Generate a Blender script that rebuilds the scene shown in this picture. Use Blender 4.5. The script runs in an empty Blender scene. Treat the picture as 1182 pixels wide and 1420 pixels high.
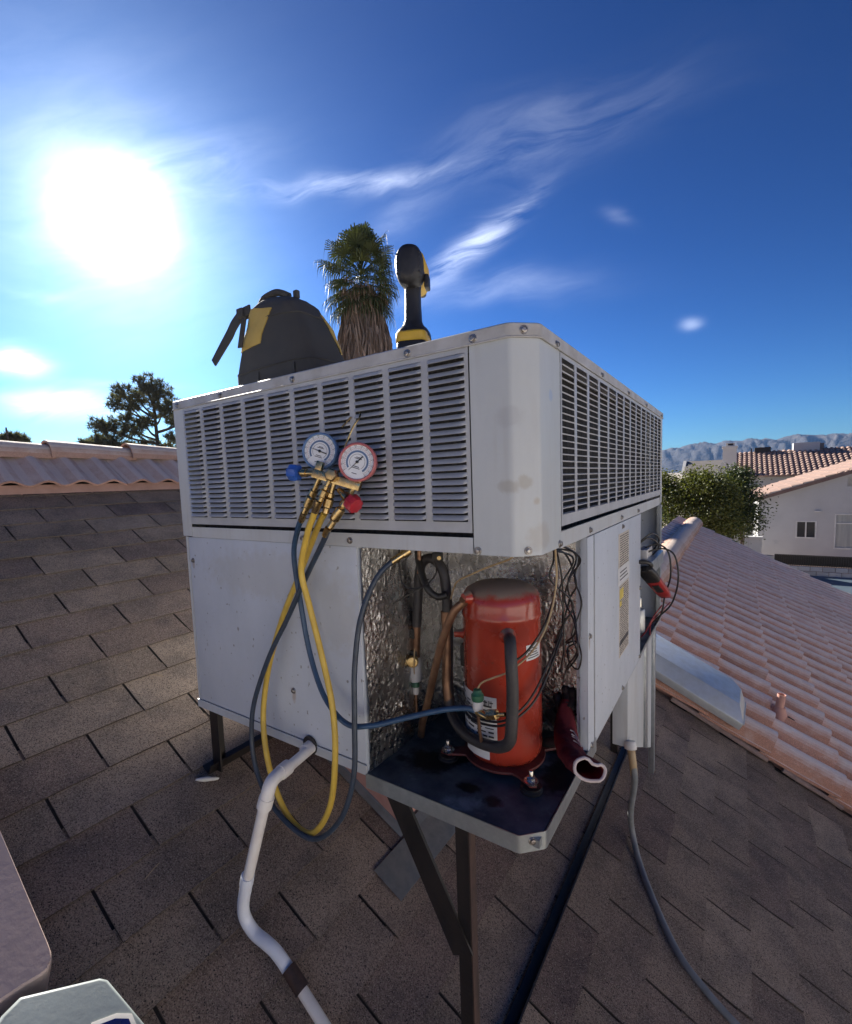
import bpy, bmesh, math, random
from mathutils import Vector, Matrix, noise
R = math.radians
random.seed(7)
SC = bpy.context.scene
COL = SC.collection

# ------------------------------------------------------------------ camera
CAM_LOC = Vector((0.3123, -0.8516, 0.1466))
YAW, PITCH, ROLL = 0.6066, -0.0912, -0.0386
fw = Vector((-math.sin(YAW) * math.cos(PITCH), math.cos(YAW) * math.cos(PITCH), math.sin(PITCH)))
rt = Vector((math.cos(YAW), math.sin(YAW), 0))
up = rt.cross(fw)
r2 = rt * math.cos(ROLL) + up * math.sin(ROLL)
u2 = -rt * math.sin(ROLL) + up * math.cos(ROLL)
cd = bpy.data.cameras.new('camera')
cam = bpy.data.objects.new('camera', cd)
COL.objects.link(cam)
m = Matrix((r2, u2, -fw)).transposed().to_4x4()
m.translation = CAM_LOC
cam.matrix_world = m
cd.sensor_fit = 'HORIZONTAL'
cd.sensor_width = 36
cd.lens = 658.36 / 1182 * 36
cd.shift_x = (591 - 569.9) / 1182
cd.shift_y = (728.95 - 710) / 1182
cd.clip_start = 0.02
cd.clip_end = 30000
SC.camera = cam
SC.render.resolution_x, SC.render.resolution_y = 852, 1024
SC.render.engine = 'CYCLES'
SC.cycles.use_denoising = True
SC.cycles.max_bounces = 8
SC.cycles.diffuse_bounces = 4
SC.cycles.caustics_reflective = False
SC.cycles.caustics_refractive = False
SC.cycles.sample_clamp_indirect = 6
SC.view_settings.view_transform = 'Standard'
SC.view_settings.look = 'None'
SC.view_settings.gamma = 1
SC.view_settings.exposure = 1.42

# ------------------------------------------------------------------ sky and sun
SUN_AZ, SUN_EL = R(64.2), R(25.6)          # azimuth from +Y towards -X
SUN_DIR = Vector((-math.sin(SUN_AZ) * math.cos(SUN_EL), math.cos(SUN_AZ) * math.cos(SUN_EL), math.sin(SUN_EL)))
W = bpy.data.worlds.new('World')
SC.world = W
W.use_nodes = True
W.cycles.sampling_method = 'MANUAL'
W.cycles.sample_map_resolution = 512
wn = W.node_tree
wn.nodes.clear()


class G:
    """small node-graph helper"""
    def __init__(s, nt): s.nt = nt
    def n(s, t, **kw):
        nd = s.nt.nodes.new(t)
        for k, v in kw.items(): setattr(nd, k, v)
        return nd
    def put(s, sock, v):
        if isinstance(v, bpy.types.NodeSocket): s.nt.links.new(v, sock)
        else: sock.default_value = v
    def math(s, op, a, b=None, c=None, clamp=False):
        nd = s.n('ShaderNodeMath', operation=op, use_clamp=clamp)
        s.put(nd.inputs[0], a)
        if b is not None: s.put(nd.inputs[1], b)
        if c is not None: s.put(nd.inputs[2], c)
        return nd.outputs[0]
    def vm(s, op, a, b=None, out=0):
        nd = s.n('ShaderNodeVectorMath', operation=op)
        s.put(nd.inputs[0], a)
        if b is not None: s.put(nd.inputs[3 if op == 'SCALE' else 1], b)
        return nd.outputs[out]
    def mix(s, f, a, b, mode='MIX'):
        nd = s.n('ShaderNodeMix', data_type='RGBA', blend_type=mode)
        s.put(nd.inputs[0], f)
        for i, v in ((6, a), (7, b)):
            if not isinstance(v, bpy.types.NodeSocket) and len(v) == 3: v = (*v, 1)
            s.put(nd.inputs[i], v)
        return nd.outputs[2]
    def noise(s, vec, scale, detail=4, rough=.5, dist=0, out=0):
        nd = s.n('ShaderNodeTexNoise')
        s.put(nd.inputs['Vector'], vec)
        nd.inputs['Scale'].default_value = scale
        nd.inputs['Detail'].default_value = detail
        nd.inputs['Roughness'].default_value = rough
        nd.inputs['Distortion'].default_value = dist
        return nd.outputs[out]
    def ramp(s, f, lo, hi, a=0., b=1., smooth=False):
        nd = s.n('ShaderNodeMapRange', interpolation_type='SMOOTHSTEP' if smooth else 'LINEAR')
        s.put(nd.inputs[0], f)
        for i, v in enumerate((lo, hi, a, b)): s.put(nd.inputs[i + 1], v)
        return nd.outputs[0]


g = G(wn)
tc = g.n('ShaderNodeTexCoord')
D = g.vm('NORMALIZE', tc.outputs['Generated'])
SKY_TINT = (.50, .92, 1.42)
sky = g.n('ShaderNodeTexSky', sky_type='NISHITA')
sky.sun_disc = False
sky.sun_elevation = SUN_EL
sky.sun_rotation = -SUN_AZ
sky.altitude = 700
sky.air_density = 1.0
sky.dust_density = 0.6
sky.ozone_density = 2.2
gm_ = g.n('ShaderNodeGamma')
g.put(gm_.inputs[0], g.vm('SCALE', sky.outputs[0], 1 / 3.))
gm_.inputs[1].default_value = 1.65
skyc = g.vm('MULTIPLY', gm_.outputs[0], SKY_TINT)
# bright forward-scatter aureole round the sun (thin high cloud and dust)
ca = g.vm('DOT_PRODUCT', D, tuple(SUN_DIR), 1)
ca = g.math('MAXIMUM', ca, 0.)
# one shared warp and one shared fibre noise serve every wisp
wv0 = g.vm('SUBTRACT', g.noise(D, 3.2, 3, .55, 0, 1), (.5, .5, .5))


def dirpx(px, py):
    v = fw + (px - 569.9) / 658.36 * r2 - (py - 728.95) / 658.36 * u2
    return v.normalized()


_ta = (dirpx(960, 130) - dirpx(330, 330)).normalized()
_tm = dirpx(640, 250)
_tb = _tm.cross(_ta).normalized()
cv = g.n('ShaderNodeCombineXYZ')
Dl = g.vm('ADD', D, g.vm('SCALE', wv0, .10))
g.put(cv.inputs[0], g.math('MULTIPLY', g.vm('DOT_PRODUCT', Dl, tuple(_ta), 1), 5.))
g.put(cv.inputs[1], g.math('MULTIPLY', g.vm('DOT_PRODUCT', Dl, tuple(_tb), 1), 26.))
g.put(cv.inputs[2], g.math('MULTIPLY', g.vm('DOT_PRODUCT', Dl, tuple(_tm), 1), 7.))
fib = g.noise(cv.outputs[0], 1, 6, .62, .4)
t_ = g.math('SUBTRACT', 1., ca)
k1 = g.math('MULTIPLY', g.math('POWER', ca, 800.), 30.)
k2 = g.math('DIVIDE', g.ramp(fib, .25, .8, 3.6, 10.), g.math('POWER', g.math('MULTIPLY_ADD', t_, 1 / .0058, 1.), 1.65))
k3 = g.math('MULTIPLY', g.math('POWER', ca, 9.), .22)
glow = g.math('ADD', g.math('ADD', k1, k2), k3)
glowc = g.vm('SCALE', (1.04, 1.0, 0.95), glow)
col = g.vm('ADD', skyc, glowc)


def wisp(c0, c1, wid, amt, warp=.10, lo=.25, hi=.72):
    """a cirrus streak between two directions of the sky"""
    a, b = dirpx(*c0), dirpx(*c1)
    mid = ((a + b) / 2).normalized()
    tx = (b - a).normalized()
    ty = mid.cross(tx).normalized()
    half = (b - a).length / 2
    rel = g.vm('SUBTRACT', g.vm('ADD', D, g.vm('SCALE', wv0, warp)), tuple(mid))
    x = g.vm('DOT_PRODUCT', rel, tuple(tx / half), 1)
    y = g.vm('DOT_PRODUCT', rel, tuple(ty / wid), 1)
    z = g.vm('DOT_PRODUCT', rel, tuple(mid * 1.5), 1)
    r = g.math('MULTIPLY_ADD', x, x, g.math('MULTIPLY_ADD', y, y, g.math('MULTIPLY', z, z)))
    mask = g.math('POWER', 2.718, g.math('MULTIPLY', r, -1.6))
    return g.math('MULTIPLY', g.math('MULTIPLY', mask, g.ramp(fib, lo, hi)), amt)


W_LIST = [((300, 275), (640, 228), .018, .80, .10, .36, .74), ((560, 240), (960, 120), .055, .24, .10, .34, .76),
          ((585, 390), (745, 265), .024, 1.5, .10, .36, .74), ((540, 400), (830, 395), .030, .30),
          ((500, 310), (620, 270), .03, .25), ((-20, 508), (75, 503), .022, 1.9, .06, .2, .6),
          ((0, 565), (175, 560), .026, 1.8, .06, .2, .6), ((-10, 410), (110, 412), .012, .45, .05),
          ((938, 450), (972, 448), .011, .45, .03, .2, .6), ((835, 295), (880, 310), .012, .25, .03), ((60, 526), (260, 538), .008, .30, .03),
          ((180, 260), (380, 205), .035, .35)]
tot = None
for w in W_LIST:
    o = wisp(*w)
    tot = o if tot is None else g.math('ADD', tot, o)
cloudc = g.vm('SCALE', (0.93, 0.97, 1.0), g.math('MULTIPLY', tot, 7.0))
col = g.vm('ADD', col, cloudc)
bg = g.n('ShaderNodeBackground')
wn.links.new(col, bg.inputs['Color'])
bg.inputs['Strength'].default_value = 0.055
wo = g.n('ShaderNodeOutputWorld')
wn.links.new(bg.outputs[0], wo.inputs[0])

sd = bpy.data.lights.new('sun', 'SUN')
sd.energy = 5.0
sd.angle = R(0.53)
sd.color = (1.0, 0.93, 0.82)
sun = bpy.data.objects.new('sun', sd)
COL.objects.link(sun)
sun.rotation_euler = SUN_DIR.to_track_quat('Z', 'Y').to_euler()

# ------------------------------------------------------------------ mesh helpers


def V(*a): return Vector(a)


def spline(pts, n=8):
    P = [Vector(p) for p in pts]
    P = [P[0] * 2 - P[1]] + P + [P[-1] * 2 - P[-2]]
    out = []
    for i in range(1, len(P) - 2):
        a, b, c, d = P[i - 1:i + 3]
        for k in range(n):
            t = k / n
            out.append(.5 * ((2 * b) + (c - a) * t + (2 * a - 5 * b + 4 * c - d) * t * t + (3 * b - a - 3 * c + d) * t ** 3))
    out.append(P[-2])
    return out


class MB:
    def __init__(s): s.v, s.f = [], []
    def quad(s, *p):
        n = len(s.v)
        s.v += [Vector(q) for q in p]
        s.f.append(tuple(range(n, n + len(p))))
        return s
    def obox(s, c, x, y, z):
        """box from centre and three half-axis vectors"""
        c, x, y, z = Vector(c), Vector(x), Vector(y), Vector(z)
        n = len(s.v)
        for k in (-1, 1):
            for a, b in ((-1, -1), (1, -1), (1, 1), (-1, 1)): s.v.append(c + x * a + y * b + z * k)
        s.f += [tuple(n + i for i in q) for q in ((3, 2, 1, 0), (4, 5, 6, 7), (0, 1, 5, 4), (1, 2, 6, 5), (2, 3, 7, 6), (3, 0, 4, 7))]
        return s
    def box(s, x0, x1, y0, y1, z0, z1):
        return s.obox(((x0 + x1) / 2, (y0 + y1) / 2, (z0 + z1) / 2), ((x1 - x0) / 2, 0, 0), (0, (y1 - y0) / 2, 0), (0, 0, (z1 - z0) / 2))
    def loft(s, rings, closed=True, caps=True):
        n0 = len(s.v)
        k = len(rings[0])
        for r in rings: s.v += [Vector(p) for p in r]
        for i in range(len(rings) - 1):
            for j in range(k if closed else k - 1):
                a, b = n0 + i * k + j, n0 + i * k + (j + 1) % k
                s.f.append((a, b, b + k, a + k))
        if caps and closed:
            s.f.append(tuple(n0 + j for j in reversed(range(k))))
            s.f.append(tuple(n0 + (len(rings) - 1) * k + j for j in range(k)))
        return s
    def tube(s, pts, r, seg=10, caps=True, flat=None):
        pts = [Vector(p) for p in pts]
        rr = r if isinstance(r, (list, tuple)) else [r] * len(pts)
        t = (pts[1] - pts[0]).normalized()
        nrm = t.orthogonal().normalized()
        rings = []
        for i, p in enumerate(pts):
            t2 = (pts[min(i + 1, len(pts) - 1)] - pts[max(i - 1, 0)]).normalized()
            q = t.rotation_difference(t2)
            nrm = (q @ nrm).normalized()
            t = t2
            bn = t.cross(nrm)
            rings.append([p + (nrm * math.cos(2 * math.pi * j / seg) + bn * math.sin(2 * math.pi * j / seg)) * rr[i] for j in range(seg)])
        return s.loft(rings, True, caps)
    def cyl(s, a, b, r0, r1=None, seg=16):
        return s.tube([a, b], [r0, r0 if r1 is None else r1], seg)
    def lathe(s, prof, o=(0, 0, 0), axis=(0, 0, 1), seg=24, caps=True):
        o, ax = Vector(o), Vector(axis).normalized()
        u = ax.orthogonal().normalized()
        w = ax.cross(u)
        return s.loft([[o + ax * h + (u * math.cos(2 * math.pi * j / seg) + w * math.sin(2 * math.pi * j / seg)) * max(r, 1e-5) for j in range(seg)] for r, h in prof], True, caps)
    def prism(s, poly, off):
        off = Vector(off)
        return s.loft([[Vector(p) for p in poly], [Vector(p) + off for p in poly]])
    def grid(s, fn, nu, nv):
        n = len(s.v)
        for i in range(nu + 1):
            for j in range(nv + 1): s.v.append(Vector(fn(i / nu, j / nv)))
        for i in range(nu):
            for j in range(nv):
                a = n + i * (nv + 1) + j
                s.f.append((a, a + nv + 1, a + nv + 2, a + 1))
        return s
    def add(s, o):
        n = len(s.v)
        s.v += o.v
        s.f += [tuple(i + n for i in q) for q in o.f]
        return s
    def xf(s, M):
        s.v = [M @ p for p in s.v]
        return s
    def mesh(s, name, mat, off=(0, 0, 0), bevel=0, smooth=True, ang=38):
        off = Vector(off)
        me = bpy.data.meshes.new(name)
        me.from_pydata([tuple(p - off) for p in s.v], [], s.f)
        bm = bmesh.new()
        bm.from_mesh(me)
        bmesh.ops.recalc_face_normals(bm, faces=bm.faces)
        if bevel:
            es = [e for e in bm.edges if len(e.link_faces) == 2 and e.calc_face_angle(0) > R(30)]
            bmesh.ops.bevel(bm, geom=es, offset=bevel, segments=2, affect='EDGES', profile=.6, clamp_overlap=True)
        bm.to_mesh(me)
        bm.free()
        if smooth:
            me.polygons.foreach_set('use_smooth', [True] * len(me.polygons))
            me.set_sharp_from_angle(angle=R(ang))
        me.materials.append(mat)
        me.update()
        return me
    def build(s, name, mat, parent=None, **kw):
        me = s.mesh(name, mat, wloc(parent), **kw)
        return inst(name, me, parent)


def wloc(o):
    p = Vector((0, 0, 0))
    while o is not None:
        p += o.location
        o = o.parent
    return p


def inst(name, me, parent=None, loc=(0, 0, 0), rot=None):
    o = bpy.data.objects.new(name, me)
    COL.objects.link(o)
    o.parent = parent
    o.location = loc
    if rot is not None: o.rotation_euler = rot
    return o


def tag(o, label, cat, group=None):
    o['label'] = label
    o['category'] = cat
    if group: o['group'] = group
    return o


def thing(name, label, cat, loc, group=None):
    o = bpy.data.objects.new(name, None)
    o.empty_display_size = .1
    COL.objects.link(o)
    o.location = loc
    return tag(o, label, cat, group)


def struct(o):
    o['kind'] = 'structure'
    return o


def stuff(o):
    o['kind'] = 'stuff'
    return o


# ------------------------------------------------------------------ materials
def pmat(name, c1, c2=None, scale=12, rough=.5, metal=0., bump=0., bscale=150, rnd=0., spots=None, stains=(), coat=0., spec=.5,
         stretch=None, lo=.35, hi=.65, rvar=.1, detail=6, speck=None, transl=0., fine=0., streak=None):
    mt = bpy.data.materials.new(name)
    mt.use_nodes = True
    nt = mt.node_tree
    q = G(nt)
    b = nt.nodes['Principled BSDF']
    geo = q.n('ShaderNodeNewGeometry')
    P = geo.outputs['Position']
    Ps = P
    if stretch:
        Ps = q.vm('MULTIPLY', P, stretch)
    n1 = q.noise(Ps, scale, detail, .6)
    col = q.mix(q.ramp(n1, lo, hi), c1, c2 or tuple(x * .8 for x in c1))
    if fine:
        nf = q.noise(P, fine, 2, .6)
        col = q.mix(1., col, q.mix(q.ramp(nf, .3, .7), (.72, .72, .72), (1.3, 1.3, 1.3)), 'MULTIPLY')
    if speck:
        sc, thr, sc_col = speck
        nz = q.noise(P, sc, 1, .5)
        col = q.mix(q.ramp(nz, thr, thr + .06), col, sc_col)
    if spots:
        sc, thr, sc_col, wd = spots
        nz = q.noise(P, sc, 5, .65)
        col = q.mix(q.ramp(nz, thr, thr + wd), col, sc_col)
    if streak:
        ns = q.noise(q.vm('MULTIPLY', P, (1, 1, .06)), streak[0], 4, .6)
        nb_ = q.noise(P, 4, 3, .5)
        col = q.mix(q.math('MULTIPLY', q.ramp(ns, .5, .75), q.ramp(nb_, .4, .65, 0, streak[2])), col, streak[1])
    for pos, rad, c, amt in stains:
        dv = q.vm('SUBTRACT', P, pos)
        if isinstance(rad, tuple): dv = q.vm('DIVIDE', dv, rad)
        else: dv = q.vm('SCALE', dv, 1 / rad)
        wv = q.vm('SCALE', q.vm('SUBTRACT', q.noise(P, 45, 4, .6, 0, 1), (.5, .5, .5)), 1.1)
        dl = q.vm('LENGTH', q.vm('ADD', dv, wv), None, 1)
        col = q.mix(q.ramp(dl, .5, 1.05, amt, 0, True), col, c)
    if rnd:
        oi = q.n('ShaderNodeObjectInfo')
        rr = q.math('FRACT', q.math('ADD', oi.outputs['Random'], geo.outputs['Random Per Island']))
        f = q.ramp(rr, 0, 1, 1 - rnd, 1 + rnd)
        col = q.vm('SCALE', col, f)
    q.put(b.inputs['Base Color'], col)
    q.put(b.inputs['Roughness'], q.ramp(n1, .3, .7, max(.02, rough - rvar), min(1, rough + rvar)))
    b.inputs['Metallic'].default_value = metal
    b.inputs['Coat Weight'].default_value = coat
    b.inputs['Coat Roughness'].default_value = .08
    b.inputs['Specular IOR Level'].default_value = spec
    if bump:
        bn = q.n('ShaderNodeBump')
        bn.inputs['Strength'].default_value = 1
        bn.inputs['Distance'].default_value = bump
        q.put(bn.inputs['Height'], q.noise(P, bscale, 4, .6))
        nt.links.new(bn.outputs[0], b.inputs['Normal'])
    if transl:
        tr = q.n('ShaderNodeBsdfTranslucent')
        q.put(tr.inputs['Color'], q.vm('MULTIPLY', col, (1.3, 1.25, .6)))
        mx = q.n('ShaderNodeMixShader')
        mx.inputs[0].default_value = transl
        nt.links.new(b.outputs[0], mx.inputs[1])
        nt.links.new(tr.outputs[0], mx.inputs[2])
        nt.links.new(mx.outputs[0], nt.nodes['Material Output'].inputs['Surface'])
    return mt


BROWN = (.20, .16, .10)
PAINT = (.58, .61, .62)
M = {}
M['paint'] = pmat('grey_paint', PAINT, (.52, .53, .52), 6, .42, bump=.0006, bscale=60, spots=(38, .68, (.36, .34, .31), .1), stretch=(1, 1, .35), streak=(60, (.40, .37, .32), .5))
M['paint_corner'] = pmat('stained_grey_paint', (.57, .60, .60), (.50, .53, .53), 5, .40, bump=.003, bscale=10,
                         stains=[((-.05, 0, .131), (.026, .05, .016), (.36, .33, .27), .5), ((-.022, .018, .14), .017, (.38, .34, .26), .5), ((.0, .03, .102), .012, (.42, .34, .24), .5),
                                 ((-.047, 0, .262), (.035, .05, .024), (.40, .40, .40), .35), ((.0, .104, .308), .014, (.30, .42, .62), .5),
                                 ((.0, .05, .03), (.05, .05, .03), (.46, .43, .38), .5)], stretch=(1, 1, .3), streak=(50, (.44, .42, .38), .5))
M['paint_low'] = pmat('speckled_grey_paint', (.62, .66, .71), (.54, .58, .62), 5, .42, bump=.006, bscale=6, speck=(70, .71, (.30, .30, .29)),
                      stains=[((-.69, 0, -.162), (.010, .05, .022), (.34, .22, .13), .6), ((-.70, 0, -.434), (.010, .05, .025), (.36, .25, .16), .55), ((-1.15, 0, -.092), (.009, .05, .02), (.36, .25, .16), .5), ((0, .395, -.285), (.05, .010, .024), (.36, .25, .16), .5), ((-.78, 0, -.10), (.36, .1, .085), (.50, .50, .47), .5), ((-.52, 0, -.19), (.10, .1, .11), (.49, .49, .46), .5)], stretch=(1, 1, .5))
M['lid'] = pmat('dusty_grey_paint', (.52, .52, .51), (.40, .39, .37), 14, .5, bump=.0005, bscale=60, spots=(30, .62, (.30, .27, .23), .15))
M['louver'] = pmat('louver_paint', (.50, .515, .53), (.42, .435, .45), 10, .45, bump=.0003, bscale=80)
M['coil_flare'] = pmat('flare_lit_coil_fins', (.10, .10, .10), (.055, .054, .053), 90, .7, metal=.2, bump=.002, bscale=400, stretch=(1, 1, .1))  # left coil painted lighter for the sun flare over its gaps
M['coil'] = pmat('coil_fins', (.045, .042, .04), (.02, .019, .018), 90, .6, metal=.3, bump=.002, bscale=400, stretch=(1, 1, .1))
M['dark'] = pmat('dark_void', (.03, .03, .03), (.015, .015, .015), 10, .8)
M['galv'] = pmat('galvanised_steel', (.50, .53, .54), (.38, .41, .43), 30, .38, metal=.85, bump=.0004, bscale=90, spots=(25, .62, (.55, .55, .53), .2))
M['galv_bright'] = pmat('bright_galvanised', (.60, .62, .62), (.52, .53, .51), 16, .40, metal=.5, bump=.0006, bscale=20)
M['screw'] = pmat('screw_metal', (.45, .44, .42), (.25, .22, .2), 60, .35, metal=.9)
M['black_steel'] = pmat('black_steel', (.014, .013, .014), (.03, .023, .020), 25, .45, metal=.2, bump=.0008, bscale=80, stretch=(1, 1, .3), spots=(60, .7, (.09, .055, .04), .1))
M['rust_steel'] = pmat('rusty_steel', (.085, .045, .035), (.04, .026, .024), 30, .65, metal=.1, bump=.001, bscale=90, stretch=(1, 1, .3))
M['copper_brown'] = pmat('aged_copper', (.30, .17, .10), (.17, .09, .055), 30, .42, metal=.65, bump=.0004, bscale=150)
M['brass'] = pmat('brass', (.62, .46, .22), (.42, .30, .14), 60, .28, metal=1., rvar=.1)
M['chrome'] = pmat('nickel', (.62, .60, .56), (.45, .42, .38), 60, .25, metal=1.)
M['rubber'] = pmat('black_rubber', (.018, .017, .017), (.03, .028, .026), 30, .42, bump=.0004, bscale=120)
M['foam'] = pmat('black_foam_insulation', (.028, .026, .028), (.05, .045, .045), 40, .5, bump=.0008, bscale=160)
M['wire_black'] = pmat('black_wire', (.02, .018, .018), None, 30, .4)
M['wire_tan'] = pmat('tan_wire', (.50, .36, .20), (.40, .28, .15), 30, .45)
M['wire_red'] = pmat('red_wire', (.30, .03, .04), None, 30, .4)
M['hose_blue'] = pmat('blue_hose', (.035, .085, .165), (.028, .065, .125), 40, .4, bump=.0003, bscale=200)
M['hose_dark'] = pmat('dark_hose', (.035, .055, .085), (.028, .04, .06), 40, .4, bump=.0003, bscale=200)
M['hose_yellow'] = pmat('yellow_hose', (.74, .50, .075), (.62, .41, .065), 30, .42, bump=.0003, bscale=200)
M['knob_blue'] = pmat('blue_knob', (.04, .13, .50), (.03, .10, .40), 50, .35)
M['knob_red'] = pmat('red_knob', (.55, .035, .055), (.42, .03, .04), 50, .35)
M['bezel_blue'] = pmat('blue_bezel', (.17, .28, .48), (.12, .22, .40), 50, .3)
M['bezel_red'] = pmat('red_bezel', (.62, .20, .20), (.5, .15, .15), 50, .3)
M['white_print'] = pmat('white_enamel', (.80, .82, .84), (.74, .76, .78), 20, .35)
M['ink'] = pmat('black_ink', (.03, .03, .035), None, 20, .5)
M['ink_blue'] = pmat('blue_ink', (.12, .20, .36), None, 20, .5)
M['ink_red'] = pmat('red_ink', (.5, .08, .07), None, 20, .5)
M['ink_green'] = pmat('green_ink', (.12, .30, .25), None, 20, .5)
M['ink_yellow'] = pmat('yellow_ink', (.80, .62, .10), None, 20, .5)
M['paper'] = pmat('label_paper', (.74, .74, .72), (.66, .66, .64), 30, .5)
M['paper_tan'] = pmat('aged_label_paper', (.66, .60, .50), (.56, .50, .42), 30, .55)
M['white_plastic'] = pmat('white_plastic', (.72, .70, .66), (.62, .60, .56), 30, .45)
M['green_plastic'] = pmat('green_plastic', (.03, .14, .07), None, 30, .35)
M['pvc'] = pmat('white_pvc', (.84, .81, .76), (.74, .69, .64), 14, .42, bump=.0003, bscale=100, spots=(45, .68, (.45, .40, .36), .08))
M['pvc_blue'] = pmat('clean_pvc', (.78, .81, .88), (.74, .77, .83), 14, .35)
M['conduit'] = pmat('grey_conduit', (.22, .23, .24), (.17, .18, .18), 20, .5, bump=.0004, bscale=100)
M['pink_paint'] = pmat('pink_paint', (.55, .30, .24), (.48, .25, .20), 14, .6, bump=.0006, bscale=120, spots=(40, .66, (.40, .26, .22), .1))
M['pink_stucco'] = pmat('pink_fascia', (.40, .235, .19), (.34, .20, .16), 14, .75, bump=.001, bscale=200)
M['foil'] = pmat('crinkled_foil', (.68, .67, .66), (.44, .43, .42), 22, .26, metal=1., rvar=.1, spots=(6, .62, (.36, .31, .26), .15), bump=.004, bscale=90)


def red_shell():
    mt = pmat('red_enamel', (.42, .048, .024), (.34, .038, .020), 9, .27, coat=.5, rvar=.06, spots=(30, .64, (.20, .055, .035), .08))
    nt = mt.node_tree
    q = G(nt)
    b = nt.nodes['Principled BSDF']
    old = b.inputs['Base Color'].links[0].from_socket
    geo = q.n('ShaderNodeNewGeometry')
    sx = q.n('ShaderNodeSeparateXYZ')
    nt.links.new(geo.outputs['Normal'], sx.inputs[0])
    nz = q.noise(geo.outputs['Position'], 26, 5, .65)
    f = q.ramp(q.math('ADD', sx.outputs[2], q.math('MULTIPLY', nz, .9)), .95, 1.25)
    col = q.mix(f, old, (.27, .20, .155))
    nt.links.new(col, b.inputs['Base Color'])
    oldr = b.inputs['Roughness'].links[0].from_socket
    mx = q.n('ShaderNodeMix', data_type='FLOAT')
    q.put(mx.inputs[0], f); q.put(mx.inputs[2], oldr); mx.inputs[3].default_value = .8
    nt.links.new(mx.outputs[0], b.inputs['Roughness'])
    q.put(b.inputs['Coat Weight'], q.ramp(f, 0, 1, .5, 0))
    return mt


M['red'] = red_shell()
M['red_dull'] = pmat('dull_red_steel', (.20, .045, .035), (.10, .03, .028), 24, .5, spots=(40, .58, (.06, .03, .03), .15))
M['pan'] = pmat('oily_pan', (.13, .15, .155), (.05, .06, .065), 12, .5, metal=.0, spec=.3, bump=.0008, bscale=70, rvar=.12, detail=8,
                spots=(9, .55, (.24, .275, .28), .14),
                stains=[((-.34, .13, -.578), (.085, .06, .1), (.004, .004, .005), 1.), ((-.29, .18, -.578), (.06, .05, .1), (.005, .005, .006), 1.), ((-.20, .085, -.578), (.035, .022, .1), (.004, .004, .004), 1.),
                        ((-.13, .07, -.578), (.028, .022, .1), (.008, .008, .01), .95), ((-.03, .25, -.578), (.05, .12, .1), (.005, .005, .006), .95), ((-.41, .10, -.578), (.022, .018, .1), (.008, .008, .01), .9)])
M['glove'] = pmat('maroon_glove', (.15, .022, .028), (.09, .015, .02), 24, .9, bump=.004, bscale=45, spec=.15)
M['glove_in'] = pmat('red_glove_lining', (.30, .04, .04), (.22, .03, .03), 40, .8, bump=.0006, bscale=300)
M['glove_cuff'] = pmat('pale_cuff_knit', (.68, .58, .54), (.58, .48, .45), 60, .9, bump=.001, bscale=300)
M['glove_black'] = pmat('black_glove_fabric', (.018, .016, .016), (.03, .02, .02), 40, .75, bump=.001, bscale=250)
M['bag_black'] = pmat('black_bag_canvas', (.048, .048, .047), (.065, .064, .062), 20, .85, bump=.0012, bscale=420)
M['bag_yellow'] = pmat('yellow_bag_canvas', (.56, .40, .11), (.50, .35, .09), 20, .8, bump=.001, bscale=420)
M['tool_black'] = pmat('black_tool_rubber', (.016, .016, .018), (.026, .026, .028), 40, .5, bump=.0006, bscale=260)
M['tool_yellow'] = pmat('yellow_tool_plastic', (.66, .42, .03), (.58, .36, .03), 30, .4)
M['meter_red'] = pmat('red_meter_case', (.42, .03, .03), (.34, .025, .025), 30, .35)
M['tan_panel'] = pmat('tan_painted_sheet', (.58, .44, .39), (.51, .385, .34), 9, .55, bump=.0006, bscale=50,
                      stains=[((-.75, -.65, -.75), (.10, .08, .1), (.26, .10, .05), .75)])
M['case'] = pmat('pale_grey_case', (.30, .345, .35), (.26, .30, .305), 12, .45, bump=.0004, bscale=60, spots=(40, .7, (.3, .3, .28), .06))
M['case_blue'] = pmat('blue_panel', (.02, .035, .20), (.015, .03, .15), 20, .25)
M['shingle'] = None

# ------------------------------------------------------------------ the roof we stand on
A = R(27.2)
H0 = 1.425
NRM = Vector((math.sin(A), 0, math.cos(A)))
VDN = Vector((math.cos(A), 0, -math.sin(A)))


def roof_z(x): return -H0 - x * math.tan(A)


def on_roof(x, y, off=0.): return Vector((x, y, roof_z(x))) + NRM * off


def vx(v): return (v - H0 * math.sin(A)) * math.cos(A)          # roof arclength -> x


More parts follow.
